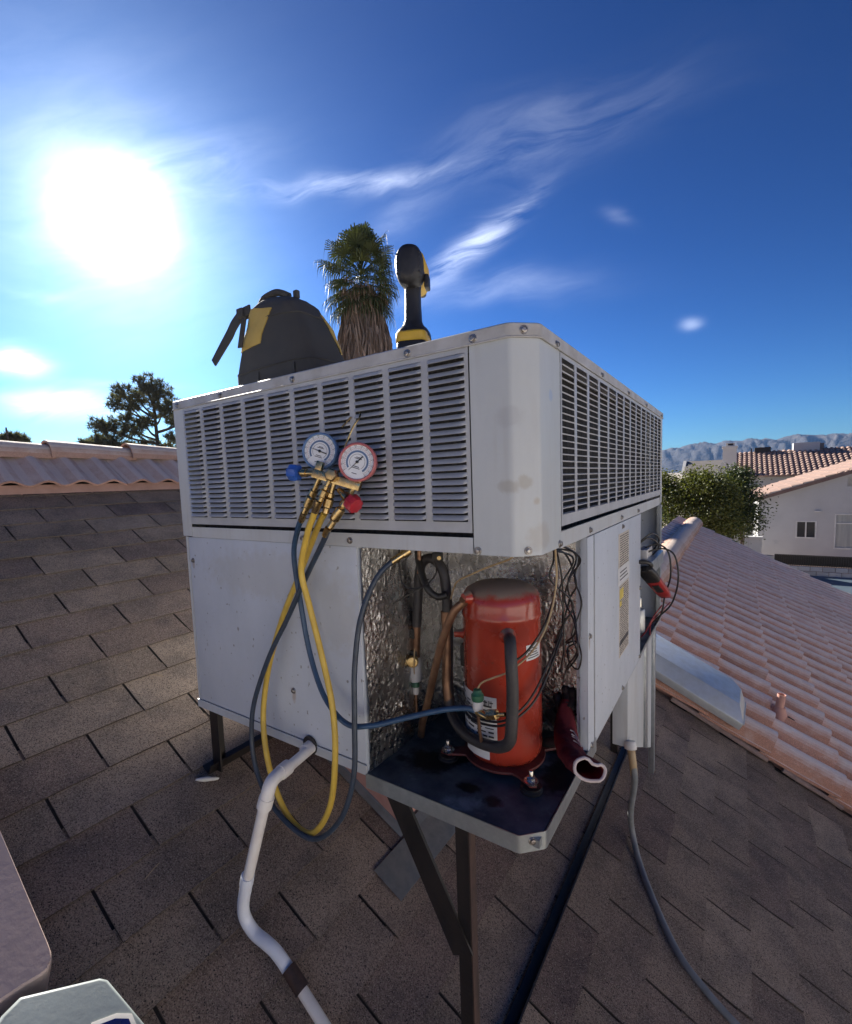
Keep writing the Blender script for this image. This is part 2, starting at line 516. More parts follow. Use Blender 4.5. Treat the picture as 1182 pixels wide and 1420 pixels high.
def shingle_mat():
    mt = bpy.data.materials.new('asphalt_shingle')
    mt.use_nodes = True
    nt = mt.node_tree
    q = G(nt)
    b = nt.nodes['Principled BSDF']
    geo = q.n('ShaderNodeNewGeometry')
    P = geo.outputs['Position']
    oi = q.n('ShaderNodeObjectInfo')
    r = q.math('FRACT', q.math('ADD', oi.outputs['Random'], geo.outputs['Random Per Island']))
    r2_ = q.math('FRACT', q.math('MULTIPLY', r, 7.31))
    tone = q.mix(r, (.295, .218, .164), (.405, .305, .228))
    tone = q.mix(q.ramp(r2_, .45, 1.), tone, (.235, .165, .135))
    blot = q.noise(P, 7, 5, .6)
    tone = q.mix(q.ramp(blot, .42, .62), tone, q.vm('MULTIPLY', tone, (.68, .70, .74)))
    big = q.noise(P, 1.3, 3, .5)
    tone = q.vm('SCALE', tone, q.ramp(big, .3, .7, .82, 1.2))
    vo = q.n('ShaderNodeTexVoronoi')
    q.put(vo.inputs['Vector'], P)
    vo.inputs['Scale'].default_value = 430
    sp = q.n('ShaderNodeSeparateXYZ')
    nt.links.new(vo.outputs['Color'], sp.inputs[0])
    tone = q.vm('SCALE', tone, q.ramp(sp.outputs[0], 0, 1, .60, 1.40))
    tone = q.mix(q.ramp(sp.outputs[1], .90, .96), tone, (.40, .33, .25))
    tone = q.mix(q.ramp(sp.outputs[2], .90, .97), tone, (.045, .038, .035))
    q.put(b.inputs['Base Color'], tone)
    b.inputs['Roughness'].default_value = .85
    b.inputs['Specular IOR Level'].default_value = .12
    bn = q.n('ShaderNodeBump')
    bn.inputs['Strength'].default_value = 1
    bn.inputs['Distance'].default_value = .0022
    bn.invert = True
    nt.links.new(vo.outputs['Distance'], bn.inputs['Height'])
    nt.links.new(bn.outputs[0], b.inputs['Normal'])
    return mt


M['shingle'] = shingle_mat()
M['felt'] = pmat('roofing_felt', (.04, .034, .030), (.025, .021, .019), 30, .9)
M['cut_edge'] = pmat('shingle_cut_edge', (.13, .10, .078), (.085, .066, .052), 60, .9)

XT, XB, YN, YF = -3.075, 1.9, -1.75, 2.98
mb = MB()
mb.prism([on_roof(XT - .3, YN), on_roof(XB, YN), on_roof(XB, YF), on_roof(XT - .3, YF)], -NRM * .03)
roof = struct(mb.build('roof', M['felt']))
roof['label'] = 'brown asphalt shingle roof slope under the unit'
roof['category'] = 'roof'

EXP, PIT, SLOT = .161, .36, .0085
var = []
for k in range(8):
    mb = MB()
    nu, nv = 4, 3
    wd, ln = PIT - SLOT, EXP + .045
    rs = random.Random(k)
    lift = [rs.uniform(0, .0045) * (k % 3 > 0) + rs.uniform(0, .0015) for _ in range(nu + 1)]
    edge = [rs.uniform(-.002, .002) for _ in range(nu + 1)]
    def top(i, j):
        y = -wd / 2 + wd * i / nu
        t = j / nv
        x = -.045 + (ln + edge[i]) * t
        return Vector((x, y, .0035 + .0062 * t + lift[i] * max(0, t - .6) * 2.5))
    T = [[top(i, j) for j in range(nv + 1)] for i in range(nu + 1)]
    n = 0
    for i in range(nu + 1):
        for j in range(nv + 1): mb.v.append(T[i][j])
    for i in range(nu):
        for j in range(nv):
            a = i * (nv + 1) + j
            mb.f.append((a, a + nv + 1, a + nv + 2, a + 1))
    # front edge and both sides down
    def skirt(line):
        n = len(mb.v)
        mb.v.extend(line)
        mb.v.extend([p - Vector((0, 0, .0058)) for p in line])
        c = len(line)
        for i in range(c - 1): mb.f.append((n + i, n + i + 1, n + c + i + 1, n + c + i))
    skirt([T[i][nv] for i in range(nu + 1)])
    skirt(T[0])
    skirt(T[nu])
    var.append(mb)
def cut_edges(me, up):
    """darker colour on the cut edges of the shingles"""
    me.materials.append(M['cut_edge'])
    for p in me.polygons:
        if abs(p.normal.dot(up)) < .6: p.material_index = 1
    return me


vmesh = [cut_edges(b_.mesh('shingle', M['shingle'], smooth=False), Vector((0, 0, 1))) for b_ in var]
tabs = []
k = -16
rows = range(-18, 13)
for k in rows:
    v0 = -.05 + EXP * k
    u0 = (.131 if k % 2 == 0 else -.039) + random.uniform(-.012, .012) * (1 if k < -10 else .4)
    mm = int((YN - u0) / PIT) - 1
    while u0 + mm * PIT < YF + PIT:
        uc = u0 + (mm + .5) * PIT
        mm += 1
        if uc - PIT / 2 < YN or uc + PIT / 2 > YF + .02: continue
        x = vx(v0)
        if x < XT - .2 or x > XB - .15: continue
        tabs.append((x, uc, random.randrange(8), random.uniform(-.004, .004), random.uniform(-.0018, .0018)))


def view(P):
    d = Vector(P) - CAM_LOC
    z = d.dot(fw)
    if z < .05: return None
    return 569.9 + 658.36 * d.dot(r2) / z, 728.95 - 658.36 * d.dot(u2) / z, z


def score(x, y):
    s = view(on_roof(x, y))
    if s is None: return 0
    if not (-60 < s[0] < 1242 and 600 < s[1] < 1480): return 1e-4 / s[2] ** 2
    return 1 / s[2] ** 2


tabs.sort(key=lambda t: -score(t[0], t[1]))
rest = MB()
for i, (x, y, kk, rz, jv) in enumerate(tabs):
    p = on_roof(x, y) + VDN * jv
    Mx = Matrix.Translation(p) @ Matrix.Rotation(A, 4, 'Y') @ Matrix.Rotation(rz, 4, 'Z')
    if i < 295:
        o = inst('shingle', vmesh[kk], roof)
        o.matrix_local = Mx
    else:
        b_ = MB()
        b_.v, b_.f = list(var[kk].v), list(var[kk].f)
        rest.add(b_.xf(Mx))
cut_edges(stuff(rest.build('shingle', M['shingle'], roof, smooth=False)).data, NRM)

# ------------------------------------------------------------------ pink tiles
def tile_mat(name, c1, c2, bloom_and_light):
    mt = pmat(name, c1, c2, 7, .8, bump=.0014, bscale=160, rnd=.15, spots=(9, .55, bloom_and_light, .2), stretch=(.35, 1, .35), fine=220)
    # light and shade painted in: crown of each roll paler, flanks darker
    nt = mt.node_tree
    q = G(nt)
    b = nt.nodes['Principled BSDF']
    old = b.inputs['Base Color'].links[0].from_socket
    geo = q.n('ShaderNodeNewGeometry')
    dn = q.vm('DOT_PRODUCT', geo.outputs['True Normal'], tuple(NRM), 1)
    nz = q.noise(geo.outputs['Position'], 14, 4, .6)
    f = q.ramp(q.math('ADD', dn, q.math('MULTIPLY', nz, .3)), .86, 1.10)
    col = q.mix(f, q.vm('MULTIPLY', old, (.76, .57, .49)), q.mix(.6, old, bloom_and_light))
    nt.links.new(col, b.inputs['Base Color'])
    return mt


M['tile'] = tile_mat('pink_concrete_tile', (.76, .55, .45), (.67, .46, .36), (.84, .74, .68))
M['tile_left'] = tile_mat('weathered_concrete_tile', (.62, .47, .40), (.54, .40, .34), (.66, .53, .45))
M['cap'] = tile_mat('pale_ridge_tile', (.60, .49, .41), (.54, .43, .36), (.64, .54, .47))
M['mortar'] = pmat('mortar', (.36, .26, .22), (.28, .2, .17), 30, .9, bump=.003, bscale=60)


def tile_mesh(prof, length, th=.018):
    """profile points (y, z) swept along +x, solid"""
    mb = MB()
    rings = []
    for x, dz in ((-.05, 0), (length * .5, .014), (length, .030)):
        rings.append([(x, y, z + dz) for y, z in prof] + [(x, y, z + dz - th) for y, z in reversed(prof)])
    mb.loft(rings)
    return mb


def hump(w, h, flat, n=12):
    """one roll of width w-flat and a flat pan"""
    P = [(-w / 2 - .012, .004)]
    rw = w - flat
    for i in range(n + 1):
        t = i / n
        P.append((-w / 2 + rw * t, h * math.sin(math.pi * t) ** .7 + .004 if 0 < t < 1 else .004))
    P.append((w / 2, .002))
    return P


TP, TE = .29, .365
tmb = [tile_mesh(hump(TP, .080 + .003 * k, .070 - .005 * k), TE - .001 * k) for k in range(3)]
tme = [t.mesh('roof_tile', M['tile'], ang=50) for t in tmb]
TY0, TY1, TX0 = 2.67, 11.75, -.50
OFFT = .045
mb = MB()
mb.prism([on_roof(TX0 - .05, TY0 + .03, .0), on_roof(3.35, TY0 + .03, 0), on_roof(3.35, TY1, 0), on_roof(TX0 - .05, TY1, 0)], NRM * (OFFT - .012))
troof = struct(mb.build('tile_roof', M['pink_stucco']))
troof['label'] = 'pink barrel tile roof slope beyond the shingles on the right'
troof['category'] = 'roof'
tl = []
for c in range(-2, 10):
    x = .148 + .327 * (c - 1)            # x of upper end
    for j in range(int((TY1 - TY0) / TP)):
        y = TY0 + .145 + j * TP
        tl.append((x, y))
tl.sort(key=lambda t: -score(*t))
trest = MB()
for i, (x, y) in enumerate(tl):
    p = on_roof(x, y, OFFT + random.uniform(0, .004)) + VDN * random.uniform(-.004, .004)
    Mx = Matrix.Translation(p) @ Matrix.Rotation(A, 4, 'Y') @ Matrix.Rotation(random.uniform(-.008, .008), 4, 'Z')
    k = random.randrange(3)
    if x < TX0 - .02:                    # top course is cut at the ridge
        pass
    if i < 290:
        o = inst('roof_tile', tme[k], troof)
        o.matrix_local = Mx
    else:
        b_ = MB()
        b_.v, b_.f = list(tmb[k].v), list(tmb[k].f)
        trest.add(b_.xf(Mx))
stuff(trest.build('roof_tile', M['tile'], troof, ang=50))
# the far slope beyond that ridge
mb = MB()
xr = TX0 - .05
zr = roof_z(xr)
mb.prism([(xr, TY0 + .03, zr), (xr, TY1, zr), (xr - 3.2, TY1, zr - 1.64), (xr - 3.2, TY0 + .03, zr - 1.64)], (0, 0, .03))
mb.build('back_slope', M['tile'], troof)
# gable wall below the rake and rake edge metal
mb = MB()
mb.prism([on_roof(3.3, TY1 - .05, -.02), on_roof(TX0 - .05, TY1 - .05, -.02), (xr - 3.2, TY1 - .05, zr - 1.67), (xr - 3.2, TY1 - .05, -5.4), (3.3, TY1 - .05, -5.4)], (0, .1, 0))
mb.build('gable_wall', M['pink_stucco'], troof)
for c in range(9):
    x0 = .148 + .327 * (c - 2)
    a, b_ = on_roof(x0, TY1 - .01, .11), on_roof(x0 + .335, TY1 - .01, .085)
    e = MB()
    e.prism([a, b_, b_ - NRM * .12, a - NRM * .12], (0, .03, 0))
    e.build('rake_edge', M['dark'], troof)


def cap_mesh(L, r0, r1, h=1., th=.014, n=10):
    mb = MB()
    rings = []
    for y, r in ((0, r0), (L * .5, (r0 + r1) / 2), (L, r1)):
        o = [(math.cos(math.pi * t / n) * r * 1.0, y, math.sin(math.pi * t / n) * r * h) for t in range(n + 1)]
        i_ = [(math.cos(math.pi * t / n) * (r - th), y, math.sin(math.pi * t / n) * (r - th) * h) for t in reversed(range(n + 1))]
        rings.append(o + i_)
    return mb.loft(rings)


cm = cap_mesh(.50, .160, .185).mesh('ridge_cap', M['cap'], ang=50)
y = TY0 - .02
k = 0
while y < TY1 - .2:
    inst('ridge_cap', cm, troof, (TX0 - .03 + random.uniform(-.012, .012), y, roof_z(TX0 - .03) + .06 + random.uniform(-.006, .006)), (R(1.6), 0, random.uniform(-.015, .015)))
    y += .452
# mortar lumps and battens along the tile edge over the shingles
for i in range(7):
    x0 = -.42 + i * .335 + random.uniform(-.05, .05)
    e = MB()
    p = on_roof(x0, TY0 - .01, .028)
    rings = []
    for s_ in range(6):
        t = s_ / 5
        c = p + VDN * (t * .31)
        rr = .017 + .007 * noise.noise(c * 14)
        rings.append([c + Vector((0, 1, 0)) * (rr * 1.3 * math.cos(a_)) + NRM * (rr * .85 * math.sin(a_)) for a_ in [2 * math.pi * j / 7 for j in range(7)]])
    e.loft(rings)
    e.build('edge_mortar', M['mortar'], troof)

# upper left: raised tile strip with ridge caps along the top of the shingles
FX = -3.07
mb = MB()
mb.box(FX - .05, FX, YN - 1.5, 5.6, roof_z(FX) - .05, .215)  # far end runs on unseen, added to keep sun off the shingles
strip = mb.build('tile_ridge', M['pink_stucco'])
struct(strip)
strip['label'] = 'weathered tile ridge above the shingles at left'
strip['category'] = 'roof'
SA = math.atan2(.225, .33)
def swave(w, h, n=16):
    return [(-w / 2 + w * i / n, h * .5 * (1 - math.cos(2 * math.pi * 2 * i / n)) ) for i in range(n + 1)]
TL = .352
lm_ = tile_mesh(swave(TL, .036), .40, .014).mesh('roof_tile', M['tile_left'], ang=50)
y = .065 - .088 + TL / 2 - TL * 9
while y < 5.6 + .1:
    o = inst('roof_tile', lm_, strip)
    o.matrix_local = Matrix.Translation((-3.355, y, .408 + random.uniform(-.003, .006))) @ Matrix.Rotation(SA, 4, 'Y') @ Matrix.Rotation(random.uniform(-.012, .012), 4, 'Z')
    y += TL
cm2 = cap_mesh(.52, .116, .096, 1.0).mesh('ridge_cap', M['cap'], ang=50)
y = .355 - .485 * 5
while y < 5.6 + .2:
    inst('ridge_cap', cm2, strip, (-3.36 + random.uniform(-.004, .004), y, .392 + random.uniform(-.004, .004)), (R(-1.2), 0, random.uniform(-.01, .01)))
    y += .485
bk = MB()
bk.prism([(-3.36, YN - 1.5, .42), (-3.36, 5.6, .42), (-6.5, 5.6, -1.0), (-6.5, YN - 1.5, -1.0)], (0, 0, -.03))
bk.build('back_slope', M['tile_left'], strip)
sf = MB()
sf.prism([(-3.36, YN - 1.5, .40), (-3.12, YN - 1.5, .215), (-3.12, 5.6, .215), (-3.36, 5.6, .40)], (0, 0, -.03))
sf.build('tile_deck', M['felt'], strip)
# house end walls below the shingle slope, so the roof is a building from any side
hw = MB()
hw.prism([on_roof(XB - .3, YF - .05, -.03), on_roof(XT - .3, YF - .05, -.03), (XT - .3, YF - .05, -5.4), (XB - .3, YF - .05, -5.4)], (0, .04, 0))
hw.box(XT - .3, XB - .3, YN + .05, YN + .09, -5.4, roof_z(XB) - .05)
hw.build('house_wall', M['pink_stucco'], roof)

# ------------------------------------------------------------------ rooftop air conditioner
W1, W2, H, LID, CH = 1.19, 1.77, .4332, .0278, .0415
S1, S2, LOWH, BX = .1271, .1655, .577, .4414
PY0, PY1 = .3783, 1.1716
ZL = H - LID
ac = thing('air_conditioner', 'large grey rooftop air conditioner on a black stand with its corner panel open', 'air conditioner', (-.6, .8, -.6))


def fillet(poly, rad, n=3):
    """round the corners of a 2D open polyline"""
    out = [Vector(poly[0])]
    for i in range(1, len(poly) - 1):
        p, a, b = Vector(poly[i]), Vector(poly[i - 1]), Vector(poly[i + 1])
        da, db = (a - p).normalized(), (b - p).normalized()
        s, e = p + da * rad, p + db * rad
        for k in range(n + 1):
            t = k / n
            out.append(s * (1 - t) ** 2 + p * 2 * t * (1 - t) + e * t * t)
    out.append(Vector(poly[-1]))
    return out


def strip_wall(poly, z0, z1, th, name, mat, parent, bevel=0):
    """thin folded sheet following a 2D polyline; outward is to the right of travel"""
    P = [Vector(p) for p in poly]
    N = []
    for i in range(len(P)):
        d = (P[min(i + 1, len(P) - 1)] - P[max(i - 1, 0)]).normalized()
        N.append(Vector((d.y, -d.x)))
    mb = MB()
    rings = []
    for p, n in zip(P, N):
        q = p - n * th
        rings.append([(p.x, p.y, z0), (p.x, p.y, z1), (q.x, q.y, z1), (q.x, q.y, z0)])
    mb.loft(rings)
    return mb.build(name, mat, parent, bevel=bevel)


# lid: shallow pan with folded rim
outl = [(-W1 - .003, W2 + .003), (-W1 - .003, -.003), (-CH, -.003), (.003, CH), (.003, W2 + .003)]
po = fillet(outl, .010, 3)
mb = MB()
mb.loft([[(p.x, p.y, ZL) for p in po], [(p.x, p.y, H - .003) for p in po], [(-.6 + (p.x + .6) * .995, .88 + (p.y - .88) * .995, H) for p in po]])
lid = mb.build('lid', M['lid'], ac, ang=30)
# rolled bead at rim bottom
bead = MB()
bead.tube([(p.x, p.y, ZL + .001) for p in po], .0022, 6)
bead.build('rim_bead', M['lid'], lid)


def screw_mesh():
    mb = MB()
    mb.lathe([(.0085, 0), (.0085, .0012), (.0075, .002), (.0055, .002), (.0055, .0055), (.0035, .0062), (.0035, .0048), (0, .0048)], (0, 0, 0), (0, -1, 0), 12)
    return mb.mesh('screw', M['screw'])


SCR = screw_mesh()


def screw(parent, x, y, z, face):
    rz = {'L': 0, 'R': R(90), 'C': R(45)}[face]
    return inst('screw', SCR, parent, Vector((x, y, z)) - wloc(parent), (random.uniform(-.05, .05), random.uniform(0, 1), rz))


for x in (-.115, -.269, -.624, -.93, -1.16): screw(lid, x, -.0025, .417, 'L')
screw(lid, -.021, .0185, .419, 'C')
for y in (.135, .518, .887, 1.255, 1.70): screw(lid, .0025, y, .412, 'R')

# corner panel, one folded sheet
cp = strip_wall(fillet([(-S1 + .002, 0), (-CH, 0), (0, CH), (0, S2 - .002)], .007, 4), -.004, ZL, .0016, 'corner_panel', M['paint_corner'], ac)
for x in (-.117, ): screw(cp, x, 0, .004, 'L')
screw(cp, -.020, .0215, .006, 'C')
screw(cp, 0, .152, .004, 'R')
# left end post and back walls
lp = MB().box(-W1, -1.137, 0, .0016, .0, ZL)
lp.box(-W1, -W1 + .0016, .0016, W2, 0, ZL)
lp.box(-W1 + .0016, 0, W2 - .0016, W2, 0, ZL)
lp.build('end_post', M['paint'], ac)
rp = MB().box(-.0016, 0, W2 - .047, W2 - .002, 0, ZL)
rp.build('end_post', M['paint'], ac)
# bottom rails of the upper casing
rl = MB().box(-1.137, -S1 - .001, .001, .004, -.003, .030)
rl.box(-1.137, -S1 - .001, .004, .06, -.003, .000)
rail = rl.build('bottom_rail', M['paint'], ac)
for x in (-.46, -.624): screw(rail, x, .001, .012, 'L')
rl = MB().box(-.007, -.0025, S2 + .001, W2 - .05, -.008, .028)
rail = rl.build('bottom_rail', M['paint'], ac)
for y in (.413, .809, 1.12): screw(rail, -.0025, y, .006, 'R')
# dark gap behind the rails and base pan of the upper part
MB().box(-W1 + .004, -.03, .02, W2 - .004, -.006, -.001).build('upper_base_pan', M['paint'], ac)
MB().box(-1.135, -S1, .045, .06, .0, ZL).build('condenser_coil', M['coil_flare'], ac)
MB().box(-.075, -.06, S2, W2 - .05, .0, ZL).build('condenser_coil', M['coil'], ac)

# louvre panels
PITZ, NR = .01448, 23
ZB, ZT = .062, .395
CW = .1008
RIB = .0175


def louver_geo(w):
    mb = MB()
    hw = w / 2
    xs = [(-hw, 0), (-hw + .003, .55), (-hw + .008, .95), (-hw + .014, 1), (hw - .014, 1), (hw - .008, .95), (hw - .003, .55), (hw, 0)]
    prof = [(0, .0056), (-.0035, .0035), (-.0075, .0002), (-.0105, -.0042)]
    n = len(prof)
    for th in (0, .0009):
        for x, k in xs:
            for y, z in prof: mb.v.append(Vector((x, y * k - .0006 + th, (z * (.35 + .65 * k) if z < 0 else z) - th * .6)))
    m_ = len(xs) * n
    for i in range(len(xs) - 1):
        for j in range(n - 1):
            a = i * n + j
            mb.f.append((a, a + 1, a + n + 1, a + n))
            mb.f.append((m_ + a + n, m_ + a + n + 1, m_ + a + 1, m_ + a))
        a = i * n + n - 1
        mb.f.append((a, m_ + a, m_ + a + n, a + n))
    return mb


LG = louver_geo(CW - RIB + .004)


def recessed_geo(w):
    """slot with a thin face strip and a blade running inwards"""
    mb = MB()
    hw = w / 2
    for th in (0, .0009):
        for x, k in ((-hw, .2), (-hw + .006, 1), (hw - .006, 1), (hw, .2)):
            for y, z in ((-.0004, -.0072), (-.0012, -.0054), (.0010, -.0048), (.0065 * k, -.0036)): mb.v.append(Vector((x, y, z - th)))
    for i in range(3):
        for j in range(3):
            a = i * 4 + j
            mb.f.append((a, a + 1, a + 5, a + 4))
            mb.f.append((16 + a + 4, 16 + a + 5, 16 + a + 1, 16 + a))
        a = i * 4 + 3
        mb.f.append((a, 16 + a, 16 + a + 4, a + 4))
    return mb


LGR = recessed_geo(.1105 - RIB + .004)


def louver_panel(ncol, cw, geo, origin, rz, nobj):
    """local x along the panel, -y outward; origin = lower left corner of panel on its plane"""
    wdt = ncol * cw
    e = MB()
    zt, zb = ZL - .001, .040
    # frame: bottom and top strips, side strips
    def bx(x0, x1, z0, z1): e.box(x0, x1, -.0006, .0008, z0, z1)
    bx(0, wdt, zb, ZB); bx(0, wdt, ZT, zt)
    bx(0, RIB / 2, ZB, ZT); bx(wdt - RIB / 2, wdt, ZB, ZT)
    e.box(0, wdt, .0008, .012, zb, zb + .0012)
    me = e.mesh('louver_panel', M['louver'])
    p = inst('louver_panel', me, ac, Vector(origin) - wloc(ac), (0, 0, rz))
    rm = MB().box(-RIB / 2, RIB / 2, -.0012, .0008, ZB, ZT).mesh('rib', M['louver'], bevel=.0006)
    for c in range(1, ncol): inst('rib', rm, p, (c * cw, 0, 0))
    lm2 = geo.mesh('louver', M['louver'], ang=60)
    extra = MB()
    cnt = 0
    for c in range(ncol):
        for r_ in range(NR):
            loc = Vector(((c + .5) * cw, 0, ZB + (r_ + .55) * PITZ))
            if cnt < nobj: inst('louver', lm2, p, loc)
            else:
                b_ = MB()
                b_.v = [q_ + loc for q_ in geo.v]
                b_.f = list(geo.f)
                extra.add(b_)
            cnt += 1
    if extra.v:
        o = inst('louver', extra.mesh('louver', M['louver'], ang=60), p)
        stuff(o)
    return p


louver_panel(10, CW, LG, (-1.136, -.0002, 0), 0, 999)
louver_panel(14, .1105, LGR, (.0002, S2 + .001, 0), R(90), 69)

# lower cabinet ---------------------------------------------------------------
lowp = MB().box(-1.168, -BX - .002, .003, .005, -.555, -.004)
lowp.box(-BX - .006, -BX - .002, .005, .030, -.575, -.004)
acc = lowp.build('access_panel', M['paint_low'], ac, bevel=.0006)
for x, z in ((-.69, -.15), (-.70, -.42), (-1.15, -.08)): screw(acc, x, .003, z, 'L')
MB().box(-1.182, -1.170, .0025, .006, -.580, -.003).build('corner_post', M['paint'], ac)
MB().box(-1.182, -1.180, .006, 1.75, -.58, -.003).build('end_wall', M['paint_low'], ac)
MB().box(-1.178, 0, 1.745, 1.75, -.58, -.003).build('back_wall', M['paint_low'], ac)
br = MB().box(-1.185, -BX, -.001, .002, -.582, -.556)
br.box(-1.185, -BX, .002, .05, -.582, -.580)
br.build('base_rail', M['paint'], ac)
MB().box(-1.178, -BX, .06, 1.742, -.60, -.583).build('underside', M['galv'], ac)
# right access panel with warning labels
rpn = MB().box(-.0035, -.0005, PY0 + .002, PY1, -.589, -.010)
rpn.box(-.030, -.0035, PY0 + .002, PY0 + .005, -.589, -.010)
rpn.box(-.030, -.0035, PY1 - .003, PY1, -.589, -.010)
rpan = rpn.build('access_panel', M['paint_low'], ac, bevel=.0006)
for y, z in ((.395, -.27), (1.155, -.30), (.41, -.575), (.82, -.575), (1.15, -.575), (.82, -.025)): screw(rpan, -.0005, y, z, 'R')
lab = MB().box(-.0005, .0003, .755, .925, -.165, -.045)
lab.box(-.0005, .0003, .765, .925, -.455, -.215)
lab.build('warning_label', M['paper_tan'], rpan)
MB().box(.0003, .0008, .745, .935, -.212, -.155).build('warning_label', M['paper'], rpan)
tx = MB()
rs = random.Random(3)
for z0, z1, st in ((-.155, -.052, .0075), (-.447, -.22, .0075)):
    z = z1
    while z > z0:
        a = .775 + rs.uniform(0, .006)
        while a < .91:
            b_ = min(.918, a + rs.uniform(.01, .045))
            tx.box(.0003, .0006, a, b_, z - .0032, z)
            a = b_ + rs.uniform(.003, .008)
        z -= st
for z in (-.17, -.182, -.194): tx.box(.0008, .0011, .775, .91 - rs.uniform(0, .04), z - .004, z)
tx.box(.0003, .0007, .77, .92, -.418, -.404)
tx.build('printed_text', M['ink'], rpan)
yl = MB().box(.0004, .0009, .772, .83, -.262, -.228)
yl.box(.0004, .0009, .772, .80, -.285, -.268)
yl.build('warning_symbol', M['ink_yellow'], rpan)

# compressor compartment: foil-faced insulation
def foil(p0, pu, pv, nu, nv, nrm, amp, name='insulation'):
    mb = MB()
    p0, pu, pv, nrm = map(Vector, (p0, pu, pv, nrm))
    def fn(a, b):
        p = p0 + pu * a + pv * b
        q = Vector((p.x * 105 + p.y * 105, p.z * 38, 3))
        d = abs(noise.noise(q)) * 1.0 + .7 * abs(noise.noise(q * 2.3 + Vector((5, 1, 2)))) + .35 * noise.noise(q * 5.1)
        big = noise.noise(Vector((p.x * 9 + p.y * 9, p.z * 6, 7)))
        return p + nrm * (amp * d + amp * 2.6 * big)
    mb.grid(fn, nu, nv)
    return mb.build(name, M['foil'], ac, ang=25)


foil((-BX + .004, .012, -.576), (0, .42, 0), (0, 0, .568), 100, 130, (1, 0, 0), .0029)
foil((-BX + .006, .425, -.576), (.425, 0, 0), (0, 0, .568), 104, 130, (0, -1, 0), .0029)
foil((-.018, .374, -.576), (-.012, .06, 0), (0, 0, .568), 8, 80, (-1, 0, 0), .003)
for bx_ in ((-.452, -.440, .03, .45), (-.440, .0, .44, .45), (-.36, -.352, 1.176, 1.74), (-.352, -.004, 1.174, 1.18)):
    MB().box(*bx_, -.58, -.008).build('partition', M['galv'], ac)
# tray: pan floor and folded galvanised lip
fl = MB()
fl.prism([(-BX, .004, -.583), (-CH, .004, -.583), (-.004, CH, -.583), (-.004, .45, -.583), (-BX, .45, -.583)], (0, 0, .005))
pan = fl.build('base_pan', M['pan'], ac)
strip_wall(fillet([(-BX - .004, -.001), (-CH, -.001), (.001, CH), (.001, PY0 + .08)], .006, 3), -.615, -.5765, .0018, 'pan_lip', M['galv'], ac)
screw(ac, -.0205, .0195, -.592, 'C')
# pan bottom under the tray
MB().box(-BX + .002, -.006, .02, 1.74, -.604, -.586).build('underside', M['galv'], ac)
# open electrical bay at the far end
MB().box(-.35, -.002, 1.182, 1.742, -.583, -.575).build('bay_floor', M['pan'], ac)
MB().box(-.012, .004, 1.70, 1.75, -.58, -.01).build('bay_post', M['galv'], ac)
cb = MB().box(-.20, .035, 1.24, 1.56, -.262, -.205)
cbo = cb.build('control_box', M['galv'], ac, bevel=.003)
for i in range(4):
    MB().box(-.16 + i * .045, -.125 + i * .045, 1.26, 1.40, -.205, -.165).build('relay', M['white_plastic' if i % 2 else 'rubber'], cbo, bevel=.003)
cap_ = MB().lathe([(.0, 0), (.03, 0), (.032, .004), (.032, .10), (.028, .106), (0, .106)], (-.06, 1.48, -.575), (0, 0, 1), 18)
cap_.build('capacitor', M['galv_bright'], ac)
MB().lathe([(.0, 0), (.028, 0), (.028, .12), (.024, .128), (0, .128)], (-.09, 1.62, -.575), (0, 0, 1), 18).build('capacitor', M['chrome'], ac)
ww = [[(-.02, 1.28, -.19), (.05, 1.32, -.165), (.10, 1.33, -.19), (.115, 1.34, -.29), (.09, 1.37, -.40), (.04, 1.39, -.47), (-.01, 1.40, -.53)],
      [(-.03, 1.30, -.18), (.03, 1.33, -.15), (.075, 1.35, -.18), (.085, 1.36, -.28), (.06, 1.40, -.38), (.05, 1.39, -.45), (.02, 1.42, -.52)],
      [(-.03, 1.26, -.15), (.01, 1.30, -.12), (.04, 1.36, -.16), (.0, 1.42, -.22)],
      [(-.05, 1.42, -.16), (.0, 1.46, -.12), (.02, 1.52, -.16), (-.03, 1.56, -.24)]]
for i, w in enumerate(ww):
    MB().tube(spline(w, 8), .0035, 6).build('control_wire', M['wire_black' if i != 1 else 'wire_black'], ac)
for i, w in enumerate([[(.05, 1.39, -.42), (.02, 1.37, -.47), (-.005, 1.36, -.53), (-.03, 1.38, -.57)], [(.07, 1.50, -.43), (.04, 1.42, -.46), (.01, 1.38, -.50), (.0, 1.42, -.565)]]):
    MB().tube(spline(w, 8), .003, 6).build('control_wire', M['wire_red'], ac)

# ------------------------------------------------------------------ compressor
CX, CY, CR, CZ = -.180, .246, .0975, -.578
comp = thing('compressor', 'red cylindrical compressor bolted in the open corner of the air conditioner', 'compressor', (CX, CY, CZ))
sh = MB().lathe([(0, -.556), (.065, -.558), (.087, -.552), (.095, -.538), (CR, -.52), (CR, -.196), (CR + .0028, -.192), (CR + .0028, -.184), (CR + .001, -.180), (CR + .001, -.158), (.096, -.144), (.087, -.129), (.066, -.117), (.036, -.111), (0, -.109)], (CX, CY, 0), (0, 0, 1), 56)
shell = sh.build('shell', M['red'], comp, ang=60)
